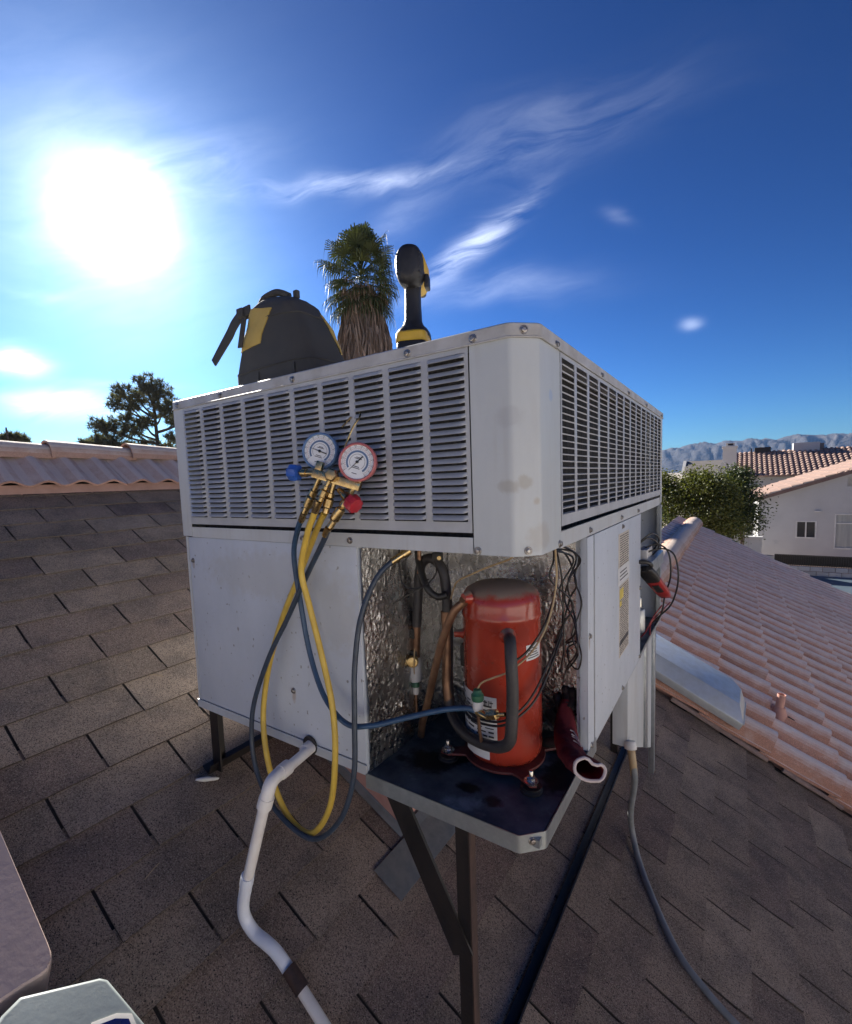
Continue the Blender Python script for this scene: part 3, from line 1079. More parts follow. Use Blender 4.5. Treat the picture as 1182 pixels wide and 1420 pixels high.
# mounting plate: rounded triangle-like plate with ears
pl_ = []
ears = [(-.301, .164), (-.071, .150), (-.06, .35), (-.31, .345)]
for k in range(64):
    a = 2 * math.pi * k / 64
    d = Vector((math.cos(a), math.sin(a)))
    r_ = .104
    for ex, ey in ears:
        e = Vector((ex - CX, ey - CY))
        ang = d.angle(e)
        r_ = max(r_, (e.length + .020) * math.exp(-(ang / .27) ** 2))
    pl_.append((CX + d.x * r_, CY + d.y * r_, -.563))
mp = MB().prism(pl_, (0, 0, .007)).build('mounting_plate', M['red_dull'], comp, bevel=.0025)
for ex, ey in ears:
    b_ = MB().lathe([(.026, -.577), (.026, -.572), (.022, -.569), (.022, -.566), (.024, -.563)], (ex, ey, 0), (0, 0, 1), 18)
    gr = b_.build('rubber_mount', M['rubber'], comp)
    b_ = MB().lathe([(.017, -.556), (.017, -.553), (.012, -.552)], (ex, ey, 0), (0, 0, 1), 18)
    b_.lathe([(.010, -.552), (.010, -.544), (.008, -.542)], (ex, ey, 0), (0, 0, 1), 6)
    b_.lathe([(.0052, -.542), (.0052, -.530), (.004, -.528)], (ex, ey, 0), (0, 0, 1), 12)
    b_.build('mounting_bolt', M['chrome'], comp)


def shell_dir(px, py): return Vector((px - CX, py - CY, 0)).normalized()


def stub(name, pt, z, r, out, mat):
    d = shell_dir(*pt)
    o = Vector((CX, CY, z)) + d * (CR - .004)
    return MB().lathe([(r * 1.55, 0), (r * 1.5, .006), (r * 1.15, .012), (r * 1.1, out), (r * .9, out)], o, d, 20).build(name, mat, comp), o + d * out


_, s0 = stub('suction_port', (-.128, .165), -.222, .013, .022, M['red'])
_, s1 = stub('discharge_port', (-.222, .172), -.140, .011, .018, M['red'])
stub('oil_port', (-.27, .215), -.252, .009, .028, M['red'])
tb = MB().obox(Vector((CX, CY, -.315)) + shell_dir(-.29, .24) * .098, shell_dir(-.29, .24) * .012, shell_dir(-.29, .24).cross(Vector((0, 0, 1))) * .02, (0, 0, .03))
tb.build('terminal_cover', M['rubber'], comp, bevel=.004)
# labels on the shell
def shell_label(a0, a1, z0, z1, bars, mat, seed, name='label'):
    mb = MB()
    def fn(r_):
        return lambda s_, t: (CX + math.cos(a0 + (a1 - a0) * s_) * r_, CY + math.sin(a0 + (a1 - a0) * s_) * r_, z0 + (z1 - z0) * t)
    mb.grid(fn(CR + .0007), 14, 2)
    lb = mb.build(name, mat, comp)
    tx = MB()
    for s0_, s1_, t0, t1 in bars:
        f = fn(CR + .0012)
        tx.grid(lambda s_, t: f(s0_ + (s1_ - s0_) * s_, t0 + (t1 - t0) * t), 3, 1)
    tx.build('printed_text', M['ink'], lb)
    return lb


def ang_of(x, y): return math.atan2(y - CY, x - CX)


rs = random.Random(5)
bars = []
for t in range(11):
    s_ = .08
    while s_ < .9:
        e = min(.94, s_ + rs.uniform(.04, .2))
        if rs.random() < .72: bars.append((s_, e, .05 + t * .083, .05 + t * .083 + rs.uniform(.02, .04)))
        s_ = e + rs.uniform(.02, .08)
for i in range(16):
    x = .52 + i * .025
    bars.append((x, x + rs.uniform(.006, .018), .80, .93))
for i in range(6): bars.append((.10 + .045 * i, .10 + .045 * i + .025, .62, .70))
shell_label(ang_of(-.262, .205), ang_of(-.158, .165), -.505, -.375, bars, M['paper'], 1)
bars = [(.08, .9 - rs.uniform(0, .25), .13 + .155 * i, .19 + .155 * i) for i in range(5)]
shell_label(ang_of(-.102, .20), ang_of(-.085, .25), -.288, -.250, bars, M['paper'], 2)
# low white wedge label under the big one
shell_label(ang_of(-.24, .185), ang_of(-.175, .165), -.535, -.513, [], M['paper'], 3)

# suction line: black insulated loop
suc = [tuple(s0), (-.100, .112, -.214), (-.090, .092, -.250), (-.087, .09, -.32), (-.091, .09, -.40), (-.098, .092, -.438), (-.125, .100, -.462), (-.177, .122, -.481), (-.235, .148, -.488), (-.285, .18, -.482), (-.312, .20, -.455), (-.324, .215, -.385), (-.323, .22, -.264), (-.324, .22, -.146), (-.336, .22, -.085), (-.371, .22, -.060), (-.403, .22, -.084), (-.415, .22, -.155), (-.424, .22, -.255)]
suction = MB().tube(spline(suc, 8), .0136, 14).build('suction_line', M['foam'], comp)
MB().tube(spline([(-.318, .205, -.44), (-.326, .212, -.385), (-.325, .217, -.264), (-.326, .217, -.20)], 6), .0140, 14).build('bare_pipe', M['copper_brown'], suction)
# discharge line: brown copper
dis = [tuple(s1), (-.236, .155, -.150), (-.264, .15, -.179), (-.300, .155, -.253), (-.338, .17, -.35), (-.373, .19, -.441), (-.405, .205, -.522), (-.420, .215, -.574)]
MB().tube(spline(dis, 8), .0105, 14).build('discharge_line', M['copper_brown'], comp)
# process tube with pressure switch, tee and brass fitting
tee = thing('service_tee', 'brass service tee with green capped switch where the blue hose connects', 'fitting', (-.178, .1, -.47))
MB().tube([(-.178, .115, -.475), (-.178, .105, -.44), (-.178, .1, -.392)], .0042, 10).build('tube', M['copper_brown'], tee)
MB().lathe([(.011, -.388), (.0125, -.384), (.0125, -.366), (.010, -.362)], (-.178, .1, 0), (0, 0, 1), 16).build('switch_body', M['white_plastic'], tee)
MB().lathe([(.0135, -.364), (.0145, -.360), (.0145, -.350), (.011, -.346), (.009, -.338), (.004, -.335)], (-.178, .1, 0), (0, 0, 1), 16).build('switch_cap', M['green_plastic'], tee)
MB().lathe([(.006, 0), (.009, .004), (.009, .020), (.0065, .026), (.005, .034)], (-.180, .098, -.389), (.8, -.25, -.12), 10).build('elbow', M['brass'], tee)
nt_ = MB().lathe([(.008, 0), (.0125, .003), (.0125, .026), (.009, .029)], (-.150, .088, -.386), (1, -.05, .28), 6)
nt_.lathe([(.005, .029), (.005, .048)], (-.150, .088, -.386), (1, -.05, .28), 12)
nt_.build('brass_nut', M['brass'], tee)

# ------------------------------------------------------------------ pipes and valve on the foil wall at left
lv = thing('liquid_valve', 'white taped valve with brass cap hanging on a dark pipe beside the foil', 'valve', (-.436, .23, -.5))
MB().tube(spline([(-.424, .22, -.25), (-.428, .22, -.30), (-.431, .22, -.345)], 5), .012, 14).build('pipe', M['copper_brown'], lv)
MB().lathe([(.010, -.42), (.018, -.415), (.0195, -.40), (.0195, -.365), (.014, -.335), (.0125, -.325)], (-.436, .22, 0), (0, 0, 1), 18).build('body', M['white_plastic'], lv)
MB().lathe([(.0165, 0), (.0165, .010), (.014, .014), (.008, .015), (0, .015)], (-.430, .203, -.352), (.45, -.88, .05), 20).build('brass_cap', M['brass'], lv)
MB().lathe([(.016, 0), (.017, .006), (.017, .02)], (-.436, .22, -.345), (0, 0, 1), 18).build('collar', M['rubber'], lv)
MB().box(-.437, -.425, .205, .235, -.29, -.262).build('clamp', M['rubber'], lv, bevel=.003)
MB().lathe([(.009, -.452), (.010, -.440), (.010, -.430)], (-.432, .215, 0), (0, 0, 1), 14).build('switch_body', M['white_plastic'], lv)
MB().lathe([(.0105, -.431), (.0115, -.424), (.008, -.416)], (-.432, .215, 0), (0, 0, 1), 14).build('switch_cap', M['green_plastic'], lv)
MB().tube([(-.432, .215, -.452), (-.432, .215, -.51)], .004, 10).build('tube', M['copper_brown'], lv)
elb = thing('copper_elbow', 'pair of dark tubes bent under the casing above the valve', 'pipe', (-.41, .2, -.03))
MB().tube(spline([(-.425, .24, -.008), (-.41, .22, -.03), (-.395, .20, -.07), (-.36, .18, -.13), (-.335, .19, -.155), (-.31, .2, -.15)], 8), .0095, 10).build('tube', M['rubber'], elb)
MB().tube(spline([(-.392, .2, -.006), (-.394, .2, -.06), (-.396, .2, -.10)], 6), .006, 10).build('tube', M['copper_brown'], elb)
MB().box(-.352, -.326, .195, .215, -.062, -.04).build('valve_cap', M['rubber'], elb, bevel=.004)
MB().lathe([(.0055, 0), (.0055, .006), (.003, .006)], (-.327, .193, -.052), (.5, -.86, 0), 12).build('cap_end', M['brass'], elb)
wire_specs = [('wire_tan', [(-.075, .10, -.008), (-.10, .12, -.03), (-.16, .15, -.055), (-.215, .16, -.080), (-.27, .18, -.11), (-.30, .2, -.16)], .0022, 'tan wire curving over the top of the red compressor'),
              ('wire_tan', [(-.178, .1, -.336), (-.165, .10, -.318), (-.135, .10, -.300), (-.105, .115, -.285), (-.07, .16, -.25), (-.045, .20, -.19), (-.03, .22, -.10), (-.025, .2, -.008)], .0022, 'tan wire running from the green switch cap up the right side'),
              ('wire_black', [(-.27, .17, -.40), (-.22, .135, -.43), (-.17, .13, -.435), (-.12, .13, -.42), (-.075, .17, -.38), (-.06, .24, -.33), (-.05, .33, -.25)], .003, 'black wire looped low round the red compressor'),
              ('wire_black', [(-.28, .17, -.38), (-.22, .138, -.42), (-.17, .132, -.426), (-.12, .132, -.41), (-.08, .17, -.37), (-.06, .26, -.30), (-.05, .36, -.22)], .003, 'second black wire just above the low loop round the compressor'),
              ('wire_black', [(-.105, .12, -.27), (-.075, .15, -.245), (-.05, .2, -.19), (-.035, .24, -.10), (-.04, .25, -.008)], .0032, 'black cable beside the tan wire right of the compressor'),
              ('wire_black', [(-.42, .15, -.008), (-.41, .13, -.05), (-.40, .12, -.10), (-.38, .13, -.125), (-.35, .16, -.12), (-.335, .19, -.09), (-.35, .2, -.05)], .002, 'thin black wire curl on the left foil wall'),
              ('wire_black', [(-.43, .12, -.17), (-.40, .14, -.15), (-.37, .17, -.13), (-.36, .19, -.11)], .002, 'short black wire crossing the left foil wall'),
              ('wire_black', [(-.40, .2, -.43), (-.37, .19, -.445), (-.33, .19, -.45), (-.29, .17, -.46)], .003, 'black wire leaving the green switch at left'),
              ('wire_tan', [(-.432, .215, -.416), (-.425, .20, -.38), (-.41, .18, -.34), (-.40, .17, -.30)], .0018, 'pale wire from the left switch cap')]
for i in range(7):
    a = .02 * i
    rs = random.Random(40 + i)
    pts = [(-.02 - rs.uniform(0, .03), .16 + rs.uniform(0, .1), -.008)]
    z = -.05
    x, y = -.015 - rs.uniform(0, .02), .26 + rs.uniform(0, .08)
    while z > -.34 + .03 * i:
        pts.append((x + rs.uniform(-.022, .022), y + rs.uniform(-.03, .03), z))
        z -= rs.uniform(.045, .075)
    pts.append((x - .03, y + .03, z))
    wire_specs.append(('wire_black', pts, .0024, 'one of the tangled black wires hanging on the right foil wall'))
for mk, pts, r_, lb in wire_specs:
    o = MB().tube(spline(pts, 8), r_, 6).build('wire', M[mk])
    tag(o, lb, 'wire', 'tangled wires on the right foil wall' if 'tangled' in lb else None)
wl = MB().tube(spline([(-.06, .40, -.30), (-.03, .38, -.285), (-.012, .36, -.31), (-.02, .36, -.35), (-.045, .37, -.34), (-.055, .39, -.31), (-.03, .385, -.29)], 8), .0022, 6).build('wire', M['wire_black'])
tag(wl, 'small loop of black wire low on the right foil wall', 'wire')

# ------------------------------------------------------------------ manifold gauge set
man = thing('manifold_gauge_set', 'brass manifold gauge set with blue and red dials hooked on the louvres', 'gauge set', (-.44, -.05, .1))
GN = Vector((.42, -.90, .06)).normalized()
gx = (Vector((.112, 0, -.031)) - GN * Vector((.112, 0, -.031)).dot(GN)).normalized()
gz = GN.cross(gx) * -1
if gz.z < 0: gz = -gz


def gauge(c, rad, bez, ink, needle_deg, nm, lab):
    c = Vector(c)
    root = MB().lathe([(rad * .86, -.028), (rad * .9, -.026), (rad * .95, -.020), (rad, -.012), (rad * 1.02, 0), (rad * 1.0, .004), (rad * .93, .0055), (rad * .885, .004), (rad * .88, -.003)], c, GN, 40).build('gauge', bez, man, ang=60)
    root['label'] = lab
    MB().lathe([(0, .0008), (rad * .885, .0008)], c, GN, 40, caps=False).build('dial', M['white_print'], root)
    def P(r_, a, h=.0013): return c + gx * (math.cos(a) * r_ * rad) + gz * (math.sin(a) * r_ * rad) + GN * h
    def ring(r0, r1, a0, a1, n, mat, name):
        mb = MB()
        for i in range(n):
            t0, t1 = a0 + (a1 - a0) * i / n, a0 + (a1 - a0) * (i + 1) / n
            mb.quad(P(r0, t0), P(r1, t0), P(r1, t1), P(r0, t1))
        return mb.build(name, mat, root)
    a0, a1 = R(225), R(-45)
    ring(.50, .60, a0, a1, 40, M['ink_blue'], 'scale_band')
    ring(.40, .415, a0, a1, 40, M['ink'], 'scale_band')
    ring(.70, .71, a0, a1, 40, M['ink_red'], 'scale_band')
    tk = MB()
    for i in range(61):
        a = a0 + (a1 - a0) * i / 60
        L_ = .07 if i % 5 == 0 else .035
        d = R(.9 if i % 5 == 0 else .5)
        tk.quad(P(.80 - L_, a - d), P(.80, a - d), P(.80, a + d), P(.80 - L_, a + d))
        if i % 2 == 0: tk.quad(P(.63, a - d), P(.67, a - d), P(.67, a + d), P(.63, a + d))
    rs = random.Random(9)
    for i in range(13):                    # tiny numerals round the scale
        a = a0 + (a1 - a0) * i / 12
        for q_ in (-1, 1):
            aa = a + q_ * R(2.3)
            tk.quad(P(.83, aa - R(1.2)), P(.865, aa - R(1.2)), P(.865, aa + R(1.2)), P(.83, aa + R(1.2)))
    for q_, w_ in ((.22, .12), (.16, .2), (-.26, .16), (-.34, .22), (-.62, .14)):
        tk.quad(*[c + gx * (x_ * rad) + gz * ((q_ + y_) * rad) + GN * .0013 for x_, y_ in ((-w_, 0), (w_, 0), (w_, .035), (-w_, .035))])
    tk.build('scale_print', M['ink'], root)
    a = R(needle_deg)
    nd = MB()
    dx, dy = gx * math.cos(a) + gz * math.sin(a), -gx * math.sin(a) + gz * math.cos(a)
    nd.prism([c + GN * .0025 + dx * (rad * .62) + dy * .0002, c + GN * .0025 - dx * (rad * .42) + dy * .0014, c + GN * .0025 - dx * (rad * .42) - dy * .0014, c + GN * .0025 + dx * (rad * .62) - dy * .0002], GN * .0006)
    nd.lathe([(.0034, .002), (.0034, .004), (.002, .0045)], c, GN, 12)
    nd.build('needle', M['ink'], root)
    return root


gauge((-.488, -.055, .226), .0425, M['bezel_blue'], 0, 175, 'b', 'blue rimmed low pressure gauge')
gauge((-.376, -.055, .195), .0425, M['bezel_red'], 0, 238, 'r', 'red rimmed high pressure gauge')
# manifold block and fittings
ctr = Vector((-.440, -.055, .158))
bar = MB().obox(ctr, gx * .058, gz * .010, GN * .010)
bar.obox(ctr + gx * -.048 + gz * .016, gx * .008, gz * .014, GN * .008)
bar.obox(ctr + gx * .050 + gz * .014, gx * .008, gz * .014, GN * .008)
bar.build('manifold_body', M['brass'], man, bevel=.002)
MB().lathe([(.012, 0), (.0155, .003), (.0155, .018), (.012, .021), (.0, .022)], ctr + GN * .008 + gx * -.008 + gz * .008, GN, 6).build('sight_glass', M['brass'], man)
def valve(o, d, mat):
    o, d = Vector(o), Vector(d).normalized()
    MB().lathe([(.007, 0), (.007, .022), (.010, .023), (.010, .036), (.0055, .037), (.0055, .048)], o, d, 12).build('valve_stem', M['brass'], man)
    seg = 16
    mb = MB()
    rings = []
    for r_, h in ((.006, .044), (.018, .046), (.0205, .050), (.0205, .066), (.018, .071), (.006, .073)):
        ax_ = d
        u = ax_.orthogonal().normalized()
        w_ = ax_.cross(u)
        rings.append([o + ax_ * h + (u * math.cos(2 * math.pi * j / seg) + w_ * math.sin(2 * math.pi * j / seg)) * (r_ * (1 if j % 2 else .86)) for j in range(seg)])
    mb.loft(rings)
    mb.build('valve_knob', mat, man)
valve(ctr + gx * -.055, Vector((-.118, -.015, .008)) , M['knob_blue'])
valve(ctr + gx * .012 + gz * -.02, Vector((.058, -.012, -.036)), M['knob_red'])
def drop(a, b, r_=.0065):
    a, b = Vector(a), Vector(b)
    d = (b - a).normalized()
    L_ = (b - a).length
    MB().lathe([(r_, 0), (r_, L_ * .35), (r_ * 1.5, L_ * .36), (r_ * 1.5, L_ * .48), (r_, L_ * .5), (r_ * 1.75, L_ * .55), (r_ * 1.75, L_ * .80), (r_ * 1.2, L_ * .84), (r_ * 1.25, L_)], a, d, 12).build('hose_fitting', M['brass'], man)
drop(ctr + gx * -.040 + gz * -.006, (-.537, -.068, .084))
drop(ctr + gx * -.005 + gz * -.006, (-.470, -.066, .084))
drop(ctr + gx * .044 + gz * -.002, (-.457, -.069, .050))
drop(ctr + gx * -.012 + GN * .012, (-.470, -.082, .112), .0055)
MB().tube(spline([(-.440, -.045, .175), (-.425, -.042, .225), (-.408, -.030, .272), (-.398, -.016, .296), (-.405, -.004, .312), (-.418, .006, .308), (-.425, .012, .295)], 6), .0022, 8).build('hook', M['brass'], man)
MB().tube([(-.452, -.016, .281), (-.432, -.004, .303)], .002, 8).build('hook', M['brass'], man)

# hoses
blue = [(-.539, -.07, .082), (-.574, -.06, .041), (-.61, -.045, -.026), (-.609, -.035, -.14), (-.584, -.035, -.279), (-.53, -.045, -.378), (-.456, -.05, -.426), (-.394, -.03, -.424), (-.335, .02, -.413), (-.258, .06, -.391), (-.205, .085, -.383), (-.186, .096, -.388)]
hb = thing('charging_hose', 'blue hose from the manifold to the brass tee on the compressor', 'hose', blue[0])
MB().tube(spline(blue, 10), .0068, 12).build('hose', M['hose_blue'], hb)
MB().lathe([(.008, 0), (.008, .026), (.006, .03)], (-.537, -.07, .084), (-.035, .01, -.041), 12).build('ferrule', M['brass'], hb)
dark = [(-.459, -.07, .048), (-.490, -.06, .014), (-.57, -.045, -.078), (-.647, -.05, -.197), (-.728, -.06, -.325), (-.792, -.07, -.479), (-.782, -.08, -.619), (-.699, -.09, -.709), (-.564, -.09, -.741), (-.464, -.085, -.66), (-.423, -.07, -.545), (-.419, -.06, -.406), (-.42, -.05, -.287), (-.412, -.03, -.17), (-.387, .0, -.08), (-.355, .03, -.036), (-.325, .06, -.012)]
hd = thing('charging_hose', 'dark blue grey hose in a wide loop hanging below the unit', 'hose', dark[0])
MB().tube(spline(dark, 10), .0066, 12).build('hose', M['hose_dark'], hd)
MB().lathe([(.0082, 0), (.0082, .026), (.006, .03)], (-.459, -.07, .05), (-.033, .01, -.034), 12).build('ferrule', M['brass'], hd)
MB().lathe([(.0085, 0), (.0085, .03), (.011, .031), (.011, .05)], (-.357, .028, -.038), (.03, .03, .024), 12).build('ferrule', M['brass'], hd)
yel = [(-.472, -.084, .108), (-.495, -.082, .075), (-.521, -.078, .035), (-.561, -.068, -.056), (-.546, -.062, -.145), (-.517, -.058, -.268), (-.487, -.062, -.387), (-.482, -.067, -.512), (-.506, -.072, -.648), (-.574, -.077, -.74), (-.667, -.072, -.73), (-.741, -.062, -.637), (-.777, -.047, -.508), (-.756, -.035, -.36), (-.7, -.022, -.211), (-.636, -.016, -.098), (-.581, -.028, -.026), (-.511, -.052, .051), (-.478, -.062, .082)]
hy = thing('charging_hose', 'yellow hose looped from the middle of the manifold and back', 'hose', yel[0])
MB().tube(spline(yel, 10), .0077, 12).build('hose', M['hose_yellow'], hy)
MB().lathe([(.0088, 0), (.0088, .03), (.0065, .034)], (-.470, -.084, .112), (-.023, .002, -.033), 12).build('ferrule', M['brass'], hy)

# ------------------------------------------------------------------ tool bag on the lid
ZTOP = H
bag = thing('tool_bag', 'black and yellow canvas tool bag slumped on top of the unit', 'tool bag', (-.84, .26, ZTOP))
def interp(tab, z):
    for (a, b), (c, d) in zip(tab, tab[1:]):
        if z <= c: return b + (d - b) * (z - a) / (c - a)
    return tab[-1][1]
LX = [(0, -1.085), (.06, -1.078), (.13, -1.054), (.195, -1.03), (.245, -1.005), (.275, -.985), (.295, -.965), (.312, -.94)]
RX = [(0, -.668), (.05, -.685), (.108, -.712), (.16, -.737), (.233, -.775), (.275, -.796), (.295, -.805), (.312, -.825)]
DP = [(0, .095), (.06, .098), (.15, .094), (.22, .088), (.275, .080), (.295, .066), (.312, .035)]
BY = .235
def bag_pt(x, y, z):
    p = Vector((x, y, ZTOP + z))
    k = .008 * noise.noise(Vector((x * 9, y * 9, z * 9))) + .005 * noise.noise(Vector((x * 25, y * 25, z * 25)))
    p.y += k
    p.x += k * .6
    p.z += (.034 * noise.noise(Vector((x * 11, 3, z * 2))) - .010) * max(0, (z - .22) / .1)
    return p
def bag_ring(z, n=44):
    l, r_, dp = interp(LX, z), interp(RX, z), interp(DP, z)
    cx_, hx = (l + r_) / 2, (r_ - l) / 2
    out = []
    for j in range(n):
        a = 2 * math.pi * j / n
        c_, s_ = math.cos(a), math.sin(a)
        e = .42
        out.append(bag_pt(cx_ + hx * math.copysign(abs(c_) ** e, c_), BY + dp * math.copysign(abs(s_) ** e, s_), z))
    return out
zs = [0, .01, .04, .08, .12, .16, .20, .235, .255, .275, .288, .300, .308, .312]
MB().loft([bag_ring(z) for z in zs]).build('body', M['bag_black'], bag, ang=60)
def bag_patch(corners, mat, name, side=-1):
    """corners (x, z) mapped on to the front (-y) or, with side 1, the right end of the bag"""
    mb = MB()
    def pt(a, b, h):
        (x0, z0), (x1, z1), (x2, z2), (x3, z3) = corners
        u = (x0 * (1 - a) + x1 * a) * (1 - b) + (x3 * (1 - a) + x2 * a) * b
        z = (z0 * (1 - a) + z1 * a) * (1 - b) + (z3 * (1 - a) + z2 * a) * b
        l, r_, dp = interp(LX, z), interp(RX, z), interp(DP, z)
        cx_, hx = (l + r_) / 2, (r_ - l) / 2
        if side < 0:
            k = min(1, abs((u - cx_) / hx)) ** (1 / .42)
            return bag_pt(u, BY - dp * (math.sqrt(max(0, 1 - min(1, k) ** 2))) ** .42, z) + Vector((0, -h, h * .3))
        k = min(1, abs((u - BY) / dp)) ** (1 / .42)
        return bag_pt(cx_ + hx * (math.sqrt(max(0, 1 - k * k))) ** .42, u, z) + Vector((h, 0, h * .3))
    na, nb_ = 8, 8
    for h in (.0035, .0005):
        for i in range(na + 1):
            for j in range(nb_ + 1): mb.v.append(pt(i / na, j / nb_, h))
    m_ = (na + 1) * (nb_ + 1)
    for i in range(na):
        for j in range(nb_):
            a = i * (nb_ + 1) + j
            mb.f.append((a, a + 1, a + nb_ + 2, a + nb_ + 1))
    def edge(idx):
        for a, b in zip(idx, idx[1:]): mb.f.append((a, b, b + m_, a + m_))
    edge([j for j in range(nb_ + 1)]); edge([na * (nb_ + 1) + j for j in range(nb_ + 1)])
    edge([i * (nb_ + 1) for i in range(na + 1)]); edge([i * (nb_ + 1) + nb_ for i in range(na + 1)])
    return mb.build(name, mat, bag, ang=60)
bag_patch([(-.972, .272), (-.868, .258), (-.920, .160), (-1.038, .150)], M['bag_yellow'], 'side_panel')
bag_patch([(.275, .255), (.305, .25), (.322, .125), (.295, .12)], M['bag_yellow'], 'side_panel', 1)
# seams, front pocket and piping
for zz in (.085, .235):
    rg = bag_ring(zz)
    MB().tube([p + (p - Vector((-.87, BY, p.z))).normalized() * .001 for p in rg + rg[:1]], .0028, 6, caps=False).build('piping', M['bag_black'], bag)
bag_patch([(-.90, .075), (-.76, .075), (-.765, .012), (-.905, .012)], M['bag_black'], 'pocket')
bag_patch([(-1.04, .075), (-.93, .075), (-.93, .012), (-1.045, .012)], M['bag_black'], 'pocket')
sp_ = [(-.985, .165, ZTOP + .285), (-1.035, .17, ZTOP + .280), (-1.085, .175, ZTOP + .258), (-1.12, .18, ZTOP + .235), (-1.16, .18, ZTOP + .205), (-1.222, .18, ZTOP + .158)]
pts = spline(sp_, 6)
st = MB()
rings = []
for i, p in enumerate(pts):
    t = (pts[min(i + 1, len(pts) - 1)] - pts[max(i - 1, 0)]).normalized()
    s_ = t.cross(Vector((0, 1, 0))).normalized()
    hw_ = .013 + .006 * math.sin(i / len(pts) * 3)
    rings.append([p + s_ * hw_ + V(0, -.003, 0), p - s_ * hw_ + V(0, -.003, 0), p - s_ * hw_ + V(0, .003, 0), p + s_ * hw_ + V(0, .003, 0)])
st.loft(rings)
st.build('strap', M['bag_black'], bag, bevel=.001)
MB().box(-1.045, -1.015, .155, .185, ZTOP + .265, ZTOP + .295).build('buckle', M['bag_black'], bag, bevel=.004)
MB().obox((-.995, .136, ZTOP + .205), (.008, .002, 0), (0, .003, 0), (.010, .004, .045)).build('webbing', M['bag_black'], bag, bevel=.002)
MB().tube(spline([(-.99, .2, ZTOP + .27), (-.965, .2, ZTOP + .312), (-.935, .21, ZTOP + .328), (-.895, .21, ZTOP + .325), (-.86, .22, ZTOP + .308)], 6), .011, 8).build('handle', M['bag_black'], bag)
MB().box(-.845, -.828, .22, .235, ZTOP + .298, ZTOP + .322).build('zip_pull', M['bag_black'], bag, bevel=.003)

# ------------------------------------------------------------------ cordless impact driver standing on its battery
DS = .955
drl = thing('cordless_driver', 'black and yellow cordless driver standing upright on the unit lid', 'power tool', (-.338, .13, ZTOP))
fx = Vector((-.40, .917, 0))                 # points away from the camera
sx_ = Vector((.917, .40, 0))                 # to the right
O = Vector((-.338, .13, ZTOP))
def rrect(c, hx_, hy_, ex=.5, n=24, zt=0.):
    out = []
    for j in range(n):
        a = 2 * math.pi * j / n
        c_, s_ = math.cos(a), math.sin(a)
        out.append(c + sx_ * (hx_ * math.copysign(abs(c_) ** ex, c_)) + fx * (hy_ * math.copysign(abs(s_) ** ex, s_)) + Vector((0, 0, zt * s_)))
    return out
MB().loft([rrect(O + V(0, 0, z), a, b, .4) for z, a, b in ((0, .036, .056), (.003, .0385, .059), (.034, .0385, .059), (.040, .037, .057))]).build('battery', M['tool_black'], drl)
MB().loft([rrect(O + V(0, 0, z), a, b, .4) for z, a, b in ((.040, .0385, .058), (.043, .040, .060), (.060, .039, .060), (.064, .037, .056))]).build('base', M['tool_yellow'], drl)
MB().loft([rrect(O + V(0, 0, z) + fx * d, a, b, .75) for z, a, b, d in ((.058, .0425, .055, 0), (.068, .0415, .053, 0), (.076, .037, .046, 0), (.086, .027, .034, 0), (.10, .0215, .028, 0), (.14, .0195, .026, .004), (.18, .0195, .025, .008), (.20, .022, .027, .01), (.215, .026, .03, .012))]).build('handle', M['tool_black'], drl, ang=60)
# motor housing, long axis along fx
def hring(d, hx_, hz_, zc, n=24, ex=.8):
    return [O + fx * d + V(0, 0, zc) + sx_ * (hx_ * math.copysign(abs(math.cos(a)) ** ex, math.cos(a))) + V(0, 0, hz_ * math.copysign(abs(math.sin(a)) ** ex, math.sin(a))) for a in [2 * math.pi * j / n for j in range(n)]]
MB().loft([hring(d, a, b, zc) for d, a, b, zc in ((-.054, .018, .030, .222), (-.050, .027, .042, .222), (-.038, .0335, .047, .222), (-.012, .035, .0475, .222), (.0, .034, .046, .222))]).build('motor_cap', M['tool_black'], drl, ang=60)
MB().loft([hring(d, a, b, zc) for d, a, b, zc in ((-.022, .0345, .036, .228), (-.018, .037, .038, .228), (.05, .037, .040, .228), (.075, .034, .04, .226), (.095, .028, .033, .228))]).build('motor_housing', M['tool_yellow'], drl, ang=60)
for k in range(5):
    MB().obox(O + fx * -.0425 + V(0, 0, .200 + .011 * k), sx_ * .0285, fx * .008, V(0, 0, .0016)).build('vent_rib', M['tool_black'], drl)
MB().loft([hring(d, a, a, .228) for d, a in ((.093, .027), (.12, .023), (.135, .016), (.145, .011), (.165, .011))]).build('nose', M['tool_black'], drl)
MB().loft([rrect(O + V(0, 0, z) + fx * d, .009, .010, .7) for z, d in ((.145, .036), (.165, .040), (.185, .042))]).build('trigger', M['tool_black'], drl)
MB().obox(O + sx_ * .038 + V(0, 0, .19) + fx * .0, sx_ * .006, fx * .016, V(0, 0, .016)).build('side_clip', M['tool_black'], drl, bevel=.004)

for o_ in drl.children: o_.scale = (DS, DS, DS)

